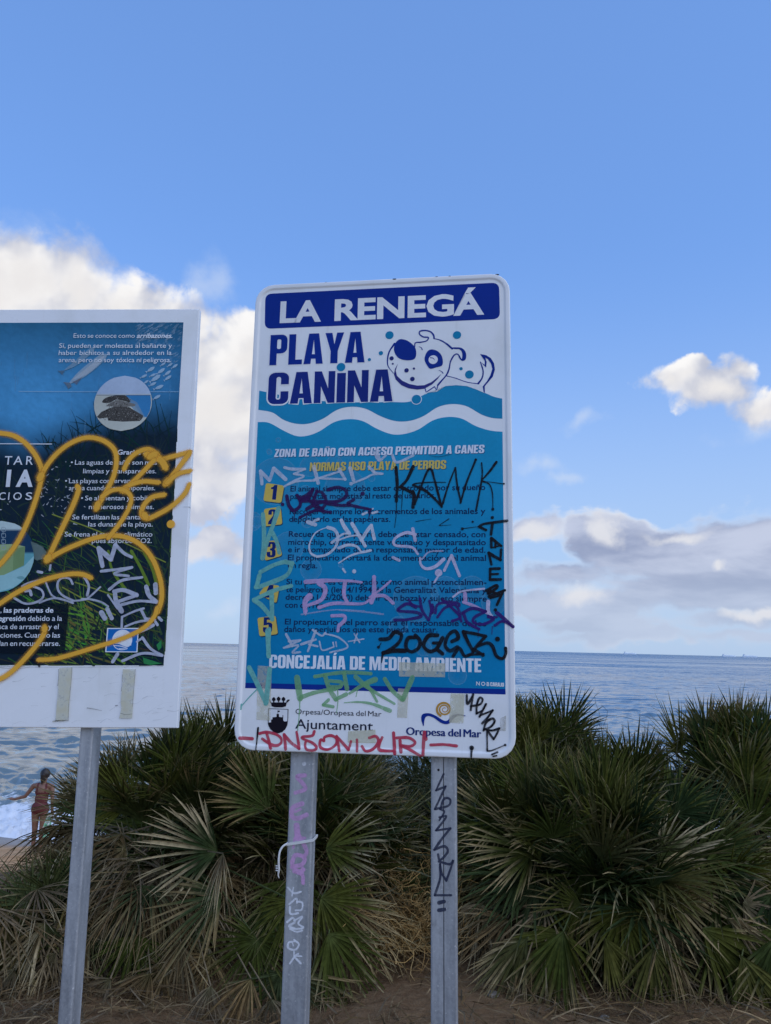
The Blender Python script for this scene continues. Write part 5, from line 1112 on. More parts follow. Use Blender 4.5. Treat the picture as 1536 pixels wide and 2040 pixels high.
def palm(label, x, y, H, S, n, seed, fans=(), R=(0.38, 0.50), dead=26, elmin=-5, az=(0, 360), n_dead_el=(-35, 10), skirt=0, skirt_dry=(0.0, 0.1, 0.5, 0.85, 0.95, 1.0), tip=0.20):
    rd = random.Random(seed); z0 = float(terrain(x, y)); base = Vector((x, y, z0)); H = H-z0
    root = empty('dwarf_palm', Matrix.Translation(base)); tag(root, label, 'palm', 'dwarf fan palms along the bank')
    gr, st, de = MB(), MB(), MB(); trs = []
    stems = [base+Vector((rd.gauss(0, S*0.22), rd.gauss(0, S*0.16), 0)) for _ in range(4)]
    for s in stems:
        h = H*rd.uniform(0.18, 0.34); tr = MB(); trs.append(tr); tr.tube([s+Vector((0, 0, -0.1)), s+Vector((rd.gauss(0, 0.02), 0, h*0.5)), s+Vector((rd.gauss(0, 0.04), rd.gauss(0, 0.03), h))], [0.085, 0.075, 0.05], 9, (0.07, 0.05, 0.035, 1))
    top = [s+Vector((0, 0, H*0.2)) for s in stems]
    for k in range(n):
        el = R_(elmin + (88-elmin)*(1-rd.random()**0.85)); a = R_(rd.uniform(*az)); rr = rd.uniform(*R)
        d = Vector((math.cos(a)*math.cos(el), math.sin(a)*math.cos(el), math.sin(el)))
        b = rd.choice(top); hub = b + Vector((d.x*(S-rr*0.55), d.y*(S-rr*0.55)*0.8, d.z*max(0.05, (H*0.82-rr*0.85))))*rd.uniform(0.55, 1.02)
        ax = (d + Vector((rd.gauss(0, 0.22), rd.gauss(0, 0.22), rd.gauss(0.32, 0.25)))).normalized()
        nrm = Vector((-d.x*0.6, -d.y*0.6, 1.0)) + Vector((rd.gauss(0, 0.3), rd.gauss(-0.4, 0.3), 0))
        if (open_view(hub+ax*rr*0.9) or open_view(hub+d*rr*0.6)) and rd.random() < 0.93: continue
        petiole(st, b, hub, rd); frond(gr, hub, ax, nrm, rr, rd.uniform(110, 220), rd.randint(26, 38), rd, max(0, rd.gauss(0.03, 0.10)), rd.uniform(0.05, 0.22), tip)
    for k in range(dead):
        a = R_(rd.uniform(*az)); el = R_(rd.uniform(*n_dead_el)); rr = rd.uniform(R[0]*0.8, R[1])
        d = Vector((math.cos(a)*math.cos(el), math.sin(a)*math.cos(el)*0.85, math.sin(el))); b = rd.choice(stems)+Vector((0, 0, H*rd.uniform(0.12, 0.35)))
        hub = b + d*(S*rd.uniform(0.35, 0.75)); hub.z = max(hub.z, z0+0.06)
        petiole(st, b, hub, rd, 1.0); frond(de, hub, (d+Vector((0, 0, -0.5))).normalized(), Vector((d.x, d.y, 0.7)), rr, rd.uniform(90, 200), rd.randint(16, 24), rd, rd.uniform(0.75, 1.0), rd.uniform(0.2, 0.55), 0.35)
    for k in range(skirt):                                              # old fronds bent down to the soil on the path side
        a = R_(rd.uniform(195, 345)); rr = rd.uniform(0.30, 0.44); dy = rd.choice(skirt_dry)
        hub = Vector((x+math.cos(a)*S*rd.uniform(0.35, 0.8), y+math.sin(a)*S*rd.uniform(0.35, 0.85), 0)); hub.z = float(terrain(hub.x, hub.y))+rd.uniform(0.14, 0.42)
        ax = Vector((math.cos(a)*rd.uniform(0.4, 1.1)+rd.gauss(0, 0.3), math.sin(a)*rd.uniform(0.3, 0.9), -rd.uniform(0.25, 1.0)))
        petiole(st, rd.choice(top), hub, rd, dy); frond(gr if dy < 0.6 else de, hub, ax, Vector((math.cos(a)*0.6, math.sin(a)*0.6, 0.8)), rr, rd.uniform(80, 190), rd.randint(22, 34), rd, dy, rd.uniform(0.05, 0.3), 0.35)
    for (px, py, Y, ang, tw, Rpx, arcd, dry, tip) in fans:
        hub = at(px, py, Y); ax = img_axis(px, py, Y, ang, tw); rr = Rpx*(hub-CAM).dot(CF)/FPX
        nrm = -CF*0.8 + Vector((0, 0, 0.7)) + ax.cross(CF)*rd.gauss(0, 0.2)
        b = min(top, key=lambda t: (t-hub).length); petiole(st, b, hub, rd, dry)
        frond(gr if dry < 0.6 else de, hub, ax, nrm, rr, arcd, rd.randint(30, 38), rd, dry, 0.10 if dry < 0.6 else 0.35, tip)
    gr.build('fronds', M_leaf, root, Matrix.Identity(4)); de.build('dead_fronds', M_leaf, root, Matrix.Identity(4))
    st.build('leaf_stalks', M_leaf, root, Matrix.Identity(4)); [tr.build('trunk', M_leaf, root, Matrix.Identity(4)) for tr in trs]
    return root
# hub column, row and distance, pointing angle, lean, length in photo pixels, spread, dryness, dry tips
F_LEFT = [(432, 1695, 4.15, 158, 0.35, 168, 130, 0.0, 0.42), (440, 1782, 4.0, 205, 0.4, 165, 120, 0.05, 0.75), (535, 1610, 4.4, 125, 0.2, 165, 110, 0.0, 0.5), (512, 1872, 3.95, 255, 0.45, 150, 250, 0.0, 0.25), (270, 1865, 4.0, 268, 0.4, 120, 170, 0.0, 0.2),
          (330, 1735, 4.2, 205, 0.3, 150, 200, 0.85, 0.5), (250, 1690, 4.3, 195, 0.3, 130, 190, 0.9, 0.4), (445, 1700, 3.95, 262, 0.3, 90, 70, 0.9, 0.6), (300, 1560, 4.6, 75, 0.15, 130, 160, 0.0, 0.2), (400, 1500, 4.8, 92, 0.1, 125, 130, 0.0, 0.25), (450, 1480, 4.9, 82, 0.1, 115, 120, 0.0, 0.2),
          (345, 1530, 4.8, 105, 0.1, 115, 150, 0.0, 0.3), (260, 1600, 4.5, 140, 0.2, 130, 150, 0.0, 0.2), (585, 1795, 3.95, 245, 0.4, 120, 160, 0.0, 0.3), (480, 1560, 4.7, 60, 0.1, 130, 150, 0.0, 0.3), (220, 1560, 4.7, 110, 0.1, 100, 140, 0.05, 0.4), (380, 1610, 4.5, 100, 0.2, 130, 180, 0.05, 0.3),
          (420, 1905, 4.0, 240, 0.4, 150, 170, 0.8, 0.5), (330, 1930, 3.95, 215, 0.4, 150, 160, 0.8, 0.5), (560, 1940, 3.9, 265, 0.4, 150, 200, 0.1, 0.3), (300, 1940, 3.85, 235, 0.5, 150, 120, 0.95, 0.4), (420, 1965, 3.8, 262, 0.5, 150, 130, 0.95, 0.4), (500, 1950, 3.8, 240, 0.5, 160, 110, 0.9, 0.4), (220, 1950, 3.85, 222, 0.5, 150, 120, 0.95, 0.4), (360, 1880, 3.95, 250, 0.4, 150, 140, 0.9, 0.5), (540, 1990, 3.75, 280, 0.5, 130, 140, 0.9, 0.4)]
palm('large fan palm behind the left post of the rules sign, pale dried leaf tips', -1.15, 4.75, 1.34, 0.74, 96, 1, F_LEFT, dead=40, skirt=34)
F_LF = [(60, 1800, 4.0, 150, 0.3, 130, 170, 0.1, 0.35), (95, 1780, 4.1, 110, 0.25, 120, 180, 0.1, 0.3), (150, 1760, 4.2, 100, 0.2, 110, 160, 0.0, 0.3), (60, 1870, 3.9, 215, 0.35, 150, 150, 0.6, 0.6), (110, 1900, 3.9, 235, 0.35, 150, 130, 0.9, 0.5), (20, 1840, 3.9, 190, 0.3, 120, 170, 0.3, 0.6), (70, 1950, 3.8, 230, 0.4, 140, 110, 0.95, 0.4), (30, 1930, 3.8, 250, 0.4, 140, 120, 0.9, 0.4), (140, 1960, 3.8, 255, 0.4, 140, 120, 0.95, 0.4), (15, 1800, 4.0, 200, 0.3, 120, 120, 0.6, 0.6), (90, 1840, 3.9, 225, 0.4, 160, 110, 0.7, 0.7)]
palm('low sprawling fan palm at the foot of the information board post', -1.80, 4.25, 0.42, 0.50, 30, 2, F_LF, R=(0.28, 0.36), dead=30, skirt=16)
F_LB = [(165, 1600, 5.0, 158, 0.2, 112, 110, 0.45, 0.6), (160, 1650, 4.9, 168, 0.2, 118, 100, 0.6, 0.6), (165, 1690, 4.85, 178, 0.2, 125, 110, 0.55, 0.6), (150, 1720, 4.8, 172, 0.2, 125, 120, 0.7, 0.6), (130, 1745, 4.7, 160, 0.2, 115, 130, 0.4, 0.5), (195, 1570, 5.1, 120, 0.1, 95, 130, 0.2, 0.5), (160, 1700, 4.8, 190, 0.2, 100, 120, 0.7, 0.6), (240, 1540, 5.1, 100, 0.1, 95, 150, 0.2, 0.4)]
palm('fan palm with frayed brown fronds reaching over the bather on the beach', -1.86, 5.30, 0.80, 0.34, 22, 3, F_LB, R=(0.24, 0.30), dead=10)
F_MID = [(650, 1690, 4.3, 20, 0.3, 150, 130, 0.0, 0.45), (640, 1790, 4.1, 335, 0.35, 160, 140, 0.0, 0.4), (655, 1860, 4.0, 305, 0.35, 170, 130, 0.0, 0.5), (690, 1740, 4.4, 340, 0.25, 150, 120, 0.85, 0.5), (640, 1600, 4.6, 55, 0.2, 130, 150, 0.0, 0.4), (700, 1620, 4.8, 40, 0.15, 140, 130, 0.1, 0.5), (620, 1940, 3.9, 290, 0.35, 160, 130, 0.2, 0.5), (680, 1800, 4.2, 325, 0.25, 170, 110, 0.9, 0.5)]
palm('fan palm spreading rightwards between the two posts of the rules sign', -0.45, 4.75, 1.12, 0.62, 64, 4, F_MID, dead=34, skirt=10)
F_R = [(1168, 1612, 4.5, 128, 0.2, 150, 120, 0.0, 0.25), (1262, 1566, 4.6, 88, 0.15, 150, 120, 0.0, 0.2), (1345, 1622, 4.5, 45, 0.2, 130, 150, 0.0, 0.25), (1225, 1660, 4.5, 100, 0.2, 130, 160, 0.0, 0.2), (1168, 1745, 4.25, 170, 0.3, 130, 190, 0.0, 0.25), (1290, 1745, 4.1, 330, 0.4, 190, 150, 0.0, 0.2), (1240, 1810, 4.0, 262, 0.4, 140, 190, 0.0, 0.3),
       (1310, 1715, 4.3, 15, 0.3, 160, 150, 0.05, 0.4), (1158, 1805, 4.1, 195, 0.35, 120, 190, 0.0, 0.3), (1122, 1858, 4.0, 240, 0.4, 150, 160, 0.0, 0.35), (1240, 1600, 4.6, 75, 0.15, 120, 140, 0.0, 0.2), (1000, 1640, 4.5, 150, 0.2, 150, 150, 0.0, 0.3), (1060, 1700, 4.35, 165, 0.25, 160, 140, 0.05, 0.35), (1330, 1770, 4.1, 350, 0.3, 130, 130, 0.85, 0.4), (1180, 1710, 4.4, 130, 0.2, 150, 170, 0.0, 0.2), (1300, 1890, 3.9, 285, 0.4, 150, 140, 0.1, 0.4), (1010, 1830, 4.2, 215, 0.35, 140, 140, 0.9, 0.4), (960, 1800, 4.3, 250, 0.3, 120, 140, 0.9, 0.4), (1050, 1870, 4.05, 230, 0.4, 130, 130, 0.8, 0.4), (1340, 1900, 3.9, 262, 0.4, 110, 90, 0.95, 0.4), (1122, 1856, 3.9, 252, 0.2, 190, 85, 0.0, 0.3), (1205, 1870, 3.95, 295, 0.15, 150, 70, 0.1, 0.4), (1050, 1870, 4.0, 228, 0.2, 150, 80, 0.2, 0.5)]
palm('widest fan palm, dark green, right of the rules sign', 1.22, 4.75, 1.16, 0.85, 110, 5, F_R, dead=18, skirt=40, skirt_dry=(0, 0, 0, 0.1, 0.1, 0.9), tip=0.14)
F_RB = [(1075, 1495, 5.5, 90, 0.05, 120, 130, 0.0, 0.15), (1120, 1520, 5.5, 80, 0.05, 105, 130, 0.0, 0.2), (1035, 1505, 5.4, 98, 0.05, 120, 120, 0.0, 0.2), (1160, 1530, 5.4, 65, 0.1, 100, 140, 0.1, 0.25), (1010, 1560, 5.3, 120, 0.1, 120, 140, 0.0, 0.2), (1090, 1560, 5.3, 95, 0.1, 110, 150, 0.0, 0.2), (1190, 1555, 5.4, 84, 0.1, 115, 130, 0.0, 0.2), (1245, 1560, 5.3, 92, 0.1, 110, 130, 0.0, 0.25), (1290, 1545, 5.3, 98, 0.1, 110, 120, 0.0, 0.2)]
palm('upright fan palm behind the right edge of the rules sign, seaward of the widest palm', 1.10, 5.65, 1.40, 0.58, 70, 6, F_RB, R=(0.32, 0.42), dead=10, elmin=20)
F_RE = [(1400, 1490, 5.1, 92, 0.05, 120, 120, 0.0, 0.15), (1460, 1480, 5.1, 85, 0.05, 115, 130, 0.0, 0.2), (1355, 1500, 5.2, 112, 0.05, 130, 110, 0.05, 0.2), (1520, 1480, 5.0, 88, 0.05, 120, 130, 0.0, 0.2), (1420, 1540, 5.0, 80, 0.1, 130, 160, 0.0, 0.2), (1490, 1560, 4.9, 70, 0.15, 130, 150, 0.0, 0.2), (1330, 1545, 5.2, 130, 0.1, 110, 130, 0.3, 0.4), (1440, 1700, 4.7, 30, 0.2, 140, 170, 0.1, 0.4), (1500, 1640, 4.7, 60, 0.2, 140, 170, 0.0, 0.3)]
palm('tall spiky fan palm at the right end of the row, tips against the sea', 2.45, 5.25, 1.38, 0.75, 96, 7, F_RE, dead=20)
F_RF = [(1425, 1855, 3.95, 305, 0.4, 190, 150, 0.0, 0.25), (1480, 1800, 4.1, 330, 0.3, 160, 150, 0.85, 0.5), (1500, 1900, 3.9, 290, 0.35, 170, 140, 0.0, 0.3), (1470, 1770, 4.2, 350, 0.2, 130, 150, 0.8, 0.5), (1360, 1900, 4.0, 275, 0.4, 140, 130, 0.7, 0.5), (1530, 1850, 4.0, 300, 0.3, 170, 150, 0.3, 0.4), (1310, 1885, 3.95, 238, 0.15, 165, 80, 0.15, 0.3), (1400, 1850, 3.9, 312, 0.2, 200, 95, 0.0, 0.2), (1478, 1905, 3.8, 292, 0.1, 175, 75, 0.1, 0.4), (1545, 1870, 3.85, 250, 0.25, 180, 100, 0.0, 0.3), (1450, 1830, 3.95, 330, 0.1, 150, 70, 0.9, 0.5)]
palm('low fan palm with drooping fronds below the spiky palm on the right', 2.02, 4.45, 0.55, 0.60, 36, 8, F_RF, R=(0.32, 0.42), dead=20, skirt=30, skirt_dry=(0, 0, 0, 0.1, 0.6, 0.95), tip=0.16)
F_BM = [(900, 1560, 5.3, 90, 0.1, 110, 150, 0.0, 0.2), (940, 1600, 5.1, 110, 0.1, 120, 150, 0.0, 0.3), (830, 1570, 5.3, 100, 0.1, 110, 150, 0.1, 0.3), (960, 1660, 4.8, 150, 0.2, 130, 160, 0.1, 0.4), (930, 1740, 4.6, 175, 0.2, 130, 170, 0.3, 0.4), (960, 1790, 4.5, 190, 0.25, 120, 160, 0.7, 0.4)]
palm('shaded fan palm behind the black-tagged post', 0.62, 5.35, 1.06, 0.62, 50, 9, F_BM, dead=24)
palm('fan palm behind the panel of the rules sign, mostly hidden by it', -0.35, 5.7, 1.12, 0.70, 46, 10, (), dead=10, elmin=10)
palm('fan palm behind the information board post, dark and dense', -1.45, 5.6, 1.18, 0.55, 40, 11, (), R=(0.30, 0.40), dead=10, elmin=15)
palm('fan palm cut by the right frame edge behind the others', 3.35, 5.0, 1.20, 0.75, 44, 12, (), dead=14)

# wiry bushes between the posts
def wiry(name, label, px, py, Y, spread, h, n, cols, rad, seed, sub=3):
    rd = random.Random(seed); c = at(px, py, Y); z0 = float(terrain(c.x, c.y)); root = empty(name, Matrix.Translation((c.x, c.y, z0))); tag(root, label, 'bush'); mb = MB()
    for k in range(n):
        b = Vector((c.x+rd.gauss(0, spread*0.35), c.y+rd.gauss(0, spread*0.3), z0)); L = h*rd.uniform(0.5, 1.1); d = Vector((rd.gauss(0, 0.6), rd.gauss(-0.2, 0.5), 1)).normalized(); p = b; pts = [p]
        for i in range(7):
            d = (d+Vector((rd.gauss(0, 0.35), rd.gauss(0, 0.3), rd.gauss(-0.06, 0.25)))).normalized(); p = p+d*L/7; pts.append(p)
        col = rd.choice(cols); v = rd.uniform(0.6, 1.3); col = (*[q*v for q in col], 1); mb.tube(pts, [rad*(1-0.1*i) for i in range(8)], 3, col, cap=False)
        for j in range(sub):
            q = pts[rd.randint(2, 7)]; e = Vector((rd.gauss(0, 1), rd.gauss(0, 0.8), rd.gauss(0.3, 0.6))).normalized(); m = [q]
            for i in range(4): e = (e+Vector((rd.gauss(0, 0.4), rd.gauss(0, 0.4), rd.gauss(0, 0.3)))).normalized(); m.append(m[-1]+e*L*0.07)
            mb.tube(m, rad*0.6, 3, col, cap=False)
    mb.build('twigs', M_leaf, root, Matrix.Identity(4))
wiry('dry_bush', 'dry golden wiry bush between the posts of the rules sign', 808, 1880, 4.55, 0.40, 0.50, 460, [(0.40, 0.25, 0.09), (0.32, 0.19, 0.07), (0.46, 0.32, 0.14)], 0.0024, 21, 4)
wiry('feathery_bush', 'dark green feathery bush under the middle of the rules sign', 800, 1760, 5.15, 0.42, 0.98, 380, [(0.05, 0.07, 0.04), (0.07, 0.08, 0.04), (0.10, 0.10, 0.06)], 0.0026, 22, 6)
wiry('dead_bush', 'grey dead twiggy bush behind the widest palm', 1180, 1600, 5.6, 0.5, 0.9, 200, [(0.14, 0.12, 0.09), (0.10, 0.09, 0.06)], 0.0026, 23, 5)

# fallen leaf litter on the soil
def litter():
    rd = random.Random(31); mb = MB()
    for k in range(17000):
        y = 3.2 + 3.0*rd.random()**1.3; x = rd.uniform(-3.2, 3.4)*(0.55+0.1*y)
        dens = 0.5+0.5*math.sin(2.3*x+1.7)*math.sin(2.9*y)+0.35*math.sin(7*x)*math.sin(6*y)
        if rd.random() > 0.25+0.75*dens: continue
        L = rd.uniform(0.05, 0.26); a = rd.uniform(0, 6.28); z = float(terrain(x, y))+rd.uniform(0.0, 0.05); d = Vector((math.cos(a), math.sin(a), rd.gauss(0, 0.16))); s = Vector((-d.y, d.x, rd.gauss(0, 0.4))).normalized()*rd.uniform(0.0010, 0.0042)
        b = Vector((x, y, z)); m = b+d*L*0.5+Vector((0, 0, rd.uniform(0, 0.02)))+s*rd.gauss(0, 4); e = b+d*L; c = rd.choice(DRY); v = rd.uniform(0.45, 1.15)
        mb.add([b-s, b+s, m-s, m+s, e-s*0.3, e+s*0.3], [(0, 1, 3, 2), (2, 3, 5, 4)], (*[q*v for q in c], 1))
    tag(mb.build('dry_leaf_litter', M_leaf), 'brown straw and fallen palm leaf litter on the soil', kind='stuff')
litter()
def stone(px, py, Y, r, seed, label):
    rd = np.random.default_rng(seed); bm = bmesh.new(); bmesh.ops.create_icosphere(bm, subdivisions=3, radius=1)
    ph = rd.uniform(0, 6, 6)
    for v in bm.verts:
        k = 1+0.16*math.sin(2.1*v.co.x+ph[0])+0.14*math.sin(3.3*v.co.y+ph[1])+0.08*math.sin(6*v.co.z+5*v.co.x+ph[2]); v.co = Vector((v.co.x*r*k, v.co.y*r*0.7*k, v.co.z*r*0.5*k))
    me = bpy.data.meshes.new('stone'); bm.to_mesh(me); bm.free(); me.materials.append(M_stone); me.polygons.foreach_set('use_smooth', [True]*len(me.polygons))
    o = bpy.data.objects.new('stone', me); COL.objects.link(o); c = at(px, py, Y); o.location = (c.x, c.y, float(terrain(c.x, c.y))+r*0.2); tag(o, label, 'stone', 'stones on the bank')
def f_stone(t, b):
    n = t.noise(obco(t), 40, 5, 0.6); t.l.new(t.mix(t.mr(n, 0.3, 0.7), (0.16, 0.13, 0.10), (0.30, 0.26, 0.21)), b.inputs['Base Color']); bump(t, b, n, 0.6, 0.01)
M_stone = mat('stone', fn=f_stone, rough=0.9)
stone(985, 1972, 3.95, 0.030, 1, 'small pale stone just right of the black-tagged post'); stone(1205, 2030, 3.72, 0.026, 2, 'small brown stone at the bottom edge under the widest palm'); stone(690, 1965, 3.95, 0.022, 3, 'small stone between the two posts of the rules sign')
# ------------------------------------------------------------------ bather on the beach
def capsule_mesh(bm, a, b, ra, rb, n=14):
    a, b = Vector(a), Vector(b); d = (b-a); L = d.length; d.normalize(); q = d.to_track_quat('Z', 'Y').to_matrix(); rings = []
    prof = [(-ra*math.cos(t), ra*math.sin(t)) for t in np.linspace(0.25, math.pi/2, 4)] + [(L+rb*math.sin(t), rb*math.cos(t)) for t in np.linspace(0, math.pi/2-0.25, 4)]
    for z, r in prof: rings.append([bm.verts.new(a+q@Vector((r*math.cos(2*math.pi*k/n), r*math.sin(2*math.pi*k/n), z))) for k in range(n)])
    for i in range(len(rings)-1):
        for k in range(n): bm.faces.new((rings[i][k], rings[i][(k+1) % n], rings[i+1][(k+1) % n], rings[i+1][k]))
    bm.faces.new(rings[0][::-1]); bm.faces.new(rings[-1])
def ellipsoid(bm, c, r):
    g = bmesh.ops.create_icosphere(bm, subdivisions=3, radius=1)
    for v in g['verts']: v.co = Vector((c[0]+v.co.x*r[0], c[1]+v.co.y*r[1], c[2]+v.co.z*r[2]))
def remeshed(bm, vox, it=4):
    me = bpy.data.meshes.new('tmp'); bm.to_mesh(me); bm.free(); o = bpy.data.objects.new('tmp', me); COL.objects.link(o)
    m = o.modifiers.new('r', 'REMESH'); m.mode = 'VOXEL'; m.voxel_size = vox; s = o.modifiers.new('s', 'SMOOTH'); s.iterations = it; s.factor = 0.5
    dg = bpy.context.evaluated_depsgraph_get(); res = bpy.data.meshes.new_from_object(o.evaluated_get(dg)); bpy.data.objects.remove(o); bpy.data.meshes.remove(me)
    res.polygons.foreach_set('use_smooth', [True]*len(res.polygons)); return res
def build_person():
    py = 15.3; g = at(72, 1706, py); gx = g.x; gz = float(terrain(gx, py)); top = at(80, 1532, py).z; S = (top-gz)/1.64
    root = empty('person', Matrix.Translation((gx, py, gz)) @ Matrix.Scale(S, 4)); tag(root, 'woman in a dark red swimsuit facing the surf with her left arm held out', 'person')
    bm = bmesh.new(); cp = lambda a, b, ra, rb: capsule_mesh(bm, a, b, ra, rb)
    # seen from behind (looking +y); weight on the right leg
    for s in (-1, 1):
        hip = (0.085*s-0.01, 0, 0.86); kn = (0.085*s-0.015, 0.05 if s < 0 else 0.0, 0.46); an = (0.08*s-0.02, -0.02 if s > 0 else 0.04, 0.085)
        cp(hip, kn, 0.088, 0.056); cp(kn, an, 0.056, 0.034); cp((an[0], an[1]-0.03, 0.045), (an[0]+0.01*s, an[1]+0.13, 0.03), 0.036, 0.026)
        for k in range(5): cp((an[0]+(k-2)*0.016, an[1]+0.12, 0.025), (an[0]+(k-2)*0.019, an[1]+0.165-0.006*abs(k-(2-s)), 0.018), 0.012, 0.009)
    ellipsoid(bm, (-0.01, -0.01, 0.90), (0.168, 0.115, 0.125)); ellipsoid(bm, (-0.005, 0, 1.06), (0.126, 0.088, 0.15)); ellipsoid(bm, (0.005, 0.005, 1.22), (0.150, 0.098, 0.15)); 
    cp((-0.13, 0, 1.315), (0.14, 0, 1.315), 0.058, 0.058); cp((0.005, 0.0, 1.34), (0.015, 0.015, 1.45), 0.056, 0.05)
    ellipsoid(bm, (0.02, 0.02, 1.535), (0.073, 0.09, 0.108)); ellipsoid(bm, (0.03, 0.105, 1.525), (0.012, 0.02, 0.02))
    for s in (-1, 1): ellipsoid(bm, (0.02+0.073*s, 0.015, 1.53), (0.012, 0.02, 0.03))
    def hand(w, d, up, curl):
        d = Vector(d).normalized(); up = Vector(up).normalized(); sd = d.cross(up); w = Vector(w)
        cp(w, w+d*0.075, 0.026, 0.030)
        for k, (o, L) in enumerate(((-0.027, 0.062), (-0.009, 0.074), (0.009, 0.070), (0.026, 0.052))):
            a = w+d*0.078+sd*o; m = a+(d-up*curl+sd*o*5).normalized()*L*0.55; e = m+(d-up*curl*2.2+sd*o*4).normalized()*L*0.5; cp(a, m, 0.0105, 0.0095); cp(m, e, 0.0095, 0.008)
        a = w+d*0.02-sd*0.026; m = a+(d*0.5-sd).normalized()*0.035; cp(a, m, 0.012, 0.0105); cp(m, m+(d-sd*0.4).normalized()*0.03, 0.0105, 0.009)
    sh, el, wr = (-0.185, 0, 1.315), (-0.345, 0.02, 1.10), (-0.565, 0.04, 1.035)
    cp(sh, el, 0.047, 0.036); cp(el, wr, 0.037, 0.024); hand(wr, (-0.93, 0.05, 0.12), (0, 0, 1), 0.12)
    sh, el, wr = (0.19, 0, 1.31), (0.235, -0.03, 1.03), (0.22, 0.03, 0.80)
    cp(sh, el, 0.047, 0.036); cp(el, wr, 0.037, 0.024); hand(wr, (-0.05, 0.1, -1), (0, -1, 0), 0.3)
    me = remeshed(bm, 0.0075, 3); me.name = 'person_body'
    skin = mat('skin', fn=lambda t, b: t.l.new(t.mix(t.mr(t.noise(obco(t), 12, 3), 0.3, 0.7), (0.19, 0.095, 0.062), (0.24, 0.125, 0.085)), b.inputs['Base Color']), rough=0.5)
    me.materials.append(skin)
    def child(name, m, par=root):
        o = bpy.data.objects.new(name, m); COL.objects.link(o); o.parent = par; return o
    child('body', me)
    # swimsuit: the torso's own surface, lifted a little
    bs = bmesh.new(); bs.from_mesh(me); bs.normal_update(); keep = []
    for f in bs.faces:
        c = f.calc_center_median(); x, z = c.x, c.z; back_top = 1.20 if c.y < 0.02 else 1.26
        leg = 0.765+0.6*max(0, abs(x+0.01)-0.06)
        strap = 1.19 < z < 1.37 and (abs(abs(x-0.005)-0.085) < 0.016)
        if (leg < z < back_top and abs(x) < 0.21 and not (x < -0.19 or x > 0.185)) or strap: keep.append(f)
    ks = set(keep); bmesh.ops.delete(bs, geom=[f for f in bs.faces if f not in ks], context='FACES')
    for v in bs.verts: v.co += v.normal*0.006
    ms = bpy.data.meshes.new('swimsuit'); bs.to_mesh(ms); bs.free(); ms.materials.append(mat('red_cloth', (0.115, 0.024, 0.024), 0.75)); ms.polygons.foreach_set('use_smooth', [True]*len(ms.polygons)); child('swimsuit', ms)
    # dark hair, damp, gathered at the nape
    bh = bmesh.new(); ellipsoid(bh, (0.026, -0.004, 1.555), (0.098, 0.10, 0.106)); capsule_mesh(bh, (0.018, -0.045, 1.53), (0.012, -0.062, 1.45), 0.07, 0.05)
    rd = random.Random(2)
    for k in range(9): x = -0.04+k*0.012; capsule_mesh(bh, (x+0.015, -0.07, 1.47), (x*0.6+0.012+rd.gauss(0, 0.006), -0.08, 1.39+rd.uniform(-0.03, 0.03)), 0.016, 0.006, 8)
    mh = remeshed(bh, 0.008, 2); mh.materials.append(mat('dark_hair', (0.018, 0.013, 0.011), 0.45)); child('hair', mh)
    bpy.context.view_layer.update()
    # pale green cloth hanging from her right hand
    rdn = np.random.default_rng(8); nx, nz = 18, 26; vs, fs = [], []
    for j in range(nz):
        for i in range(nx):
            u, v = i/(nx-1)-0.5, j/(nz-1); w = 0.09+0.16*v**0.7
            vs.append((gx+S*(0.20+u*w-0.10*v), py+S*(-0.02+0.03*math.sin(u*16+v*3)*(0.3+v)), gz+S*(0.80-0.46*v-0.06*u*v)))
    for j in range(nz-1):
        for i in range(nx-1): a = j*nx+i; fs.append((a, a+1, a+nx+1, a+nx))
    def f_cloth(t, b):
        n = t.noise(geopos(t), 13, 2, 0.5); t.l.new(t.mix(t.mr(n, 0.46, 0.54), (0.22, 0.55, 0.36), (0.66, 0.70, 0.68)), b.inputs['Base Color'])
    mb = MB(); mb.add(vs, fs); o = mb.build('beach_towel', mat('green_white_cloth', fn=f_cloth, rough=0.9), None, None, True); m = o.modifiers.new('thick', 'SOLIDIFY'); m.thickness = 0.008
    tag(o, 'pale green and white cloth hanging by the hip of the woman in the red swimsuit', 'towel')
build_person()

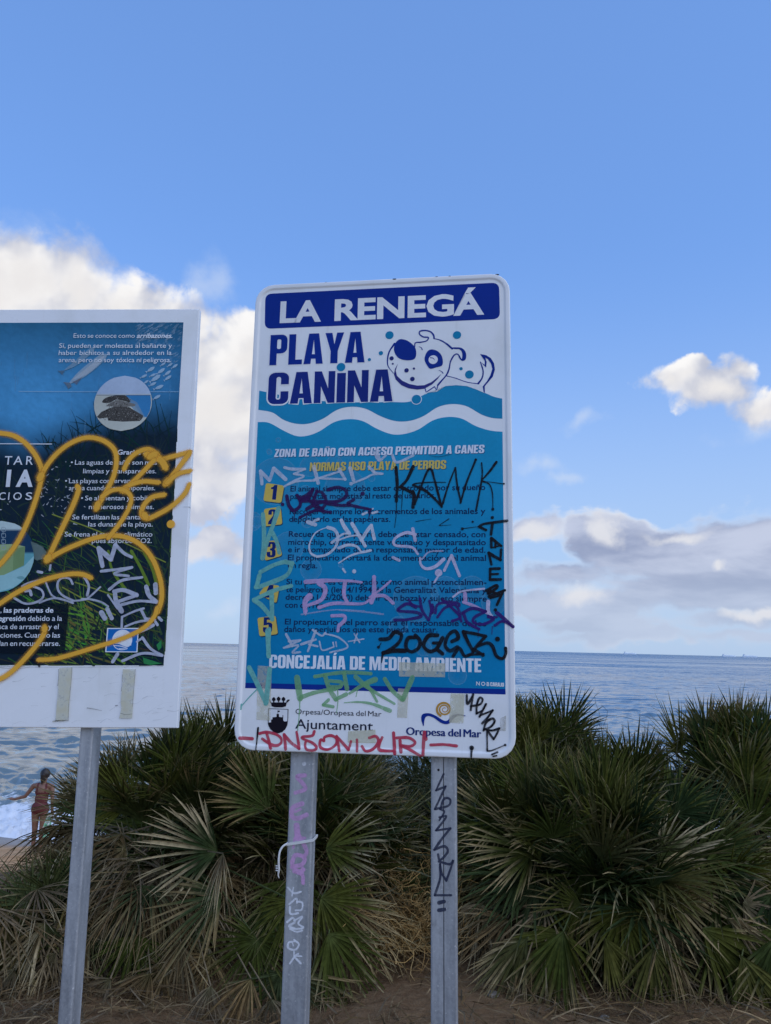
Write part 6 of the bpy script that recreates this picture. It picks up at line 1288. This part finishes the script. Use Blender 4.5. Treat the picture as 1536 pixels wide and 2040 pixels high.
# ------------------------------------------------------------------ ships at anchor on the horizon
def ship(px, Y, Lpx, label, kind):
    c = at(px, 1300, Y); k = (c-CAM).length/FPX; L = Lpx*k; M_ = [mat('hazed_ship_hull', (0.72, 0.80, 0.90), 0.7), mat('hazed_ship_house', (0.84, 0.87, 0.90), 0.7)]  # distance haze is put into the pale hull and house colours
    root = empty('cargo_ship', Matrix.Translation((c.x, Y, SEA_Z)) @ Matrix.Rotation(R_(4), 4, 'Z')); tag(root, label, 'ship', 'ships at anchor on the horizon')
    h = L*0.085; mb = MB(); n = 14; B = L*0.07; sec = []
    for i in range(n+1):
        t = i/n; x = (t-0.5)*L; w = B*(1-max(0, (t-0.82)/0.18)**2*0.95)*(0.8+0.2*min(1, t/0.08)); fl = 1+0.06*max(0, (t-0.8)/0.2); sec.append([(x, -w, h*fl), (x, -w*0.8, -2), (x, w*0.8, -2), (x, w, h*fl)])
    vs = [p for s in sec for p in s]; fs = [(4*i+a, 4*i+b, 4*i+4+b, 4*i+4+a) for i in range(n) for a, b in ((0, 1), (1, 2), (2, 3), (3, 0))]+[(3, 2, 1, 0), (4*n, 4*n+1, 4*n+2, 4*n+3)]
    mb.add(vs, fs); mb.build('hull', M_[0], root)
    mb = MB(); mb.box((-L*0.40, 0, h+L*0.045), (L*0.10, B*1.6, L*0.09)); mb.box((-L*0.40, 0, h+L*0.098), (L*0.06, B*2.1, L*0.016)); mb.build('bridge_house', M_[1], root)
    mb = MB(); mb.box((-L*0.455, 0, h+L*0.05), (L*0.026, B*0.5, L*0.10)); mb.build('funnel', M_[1], root)
    mb = MB()
    for i in range(4): mb.box((L*(-0.24+0.16*i), 0, h+L*0.012), (L*0.12, B*1.5, L*0.024))
    mb.build('hatch_covers', M_[1], root)
    for i in range(3 if kind else 2):
        mb = MB(); x = L*(-0.16+0.2*i); mb.tube([(x, 0, h), (x, 0, h+L*(0.075 if kind else 0.05))], L*0.004, 5); mb.tube([(x, 0, h+L*0.05), (x+L*0.07, 0, h+L*0.07)], L*0.003, 5); mb.build('mast', M_[1], root)
    mb = MB(); mb.tube([(L*0.46, 0, h), (L*0.46, 0, h+L*0.08)], L*0.003, 5); mb.build('mast', M_[1], root)
ship(1255, 5200, 24, 'faint cargo ship alone on the horizon, nearest the rules sign', 0); ship(1452, 5600, 25, 'faint cargo ship with derricks, on the horizon between the other two ships', 1); ship(1494, 5900, 27, 'faint long low cargo ship, farthest right on the horizon', 0)
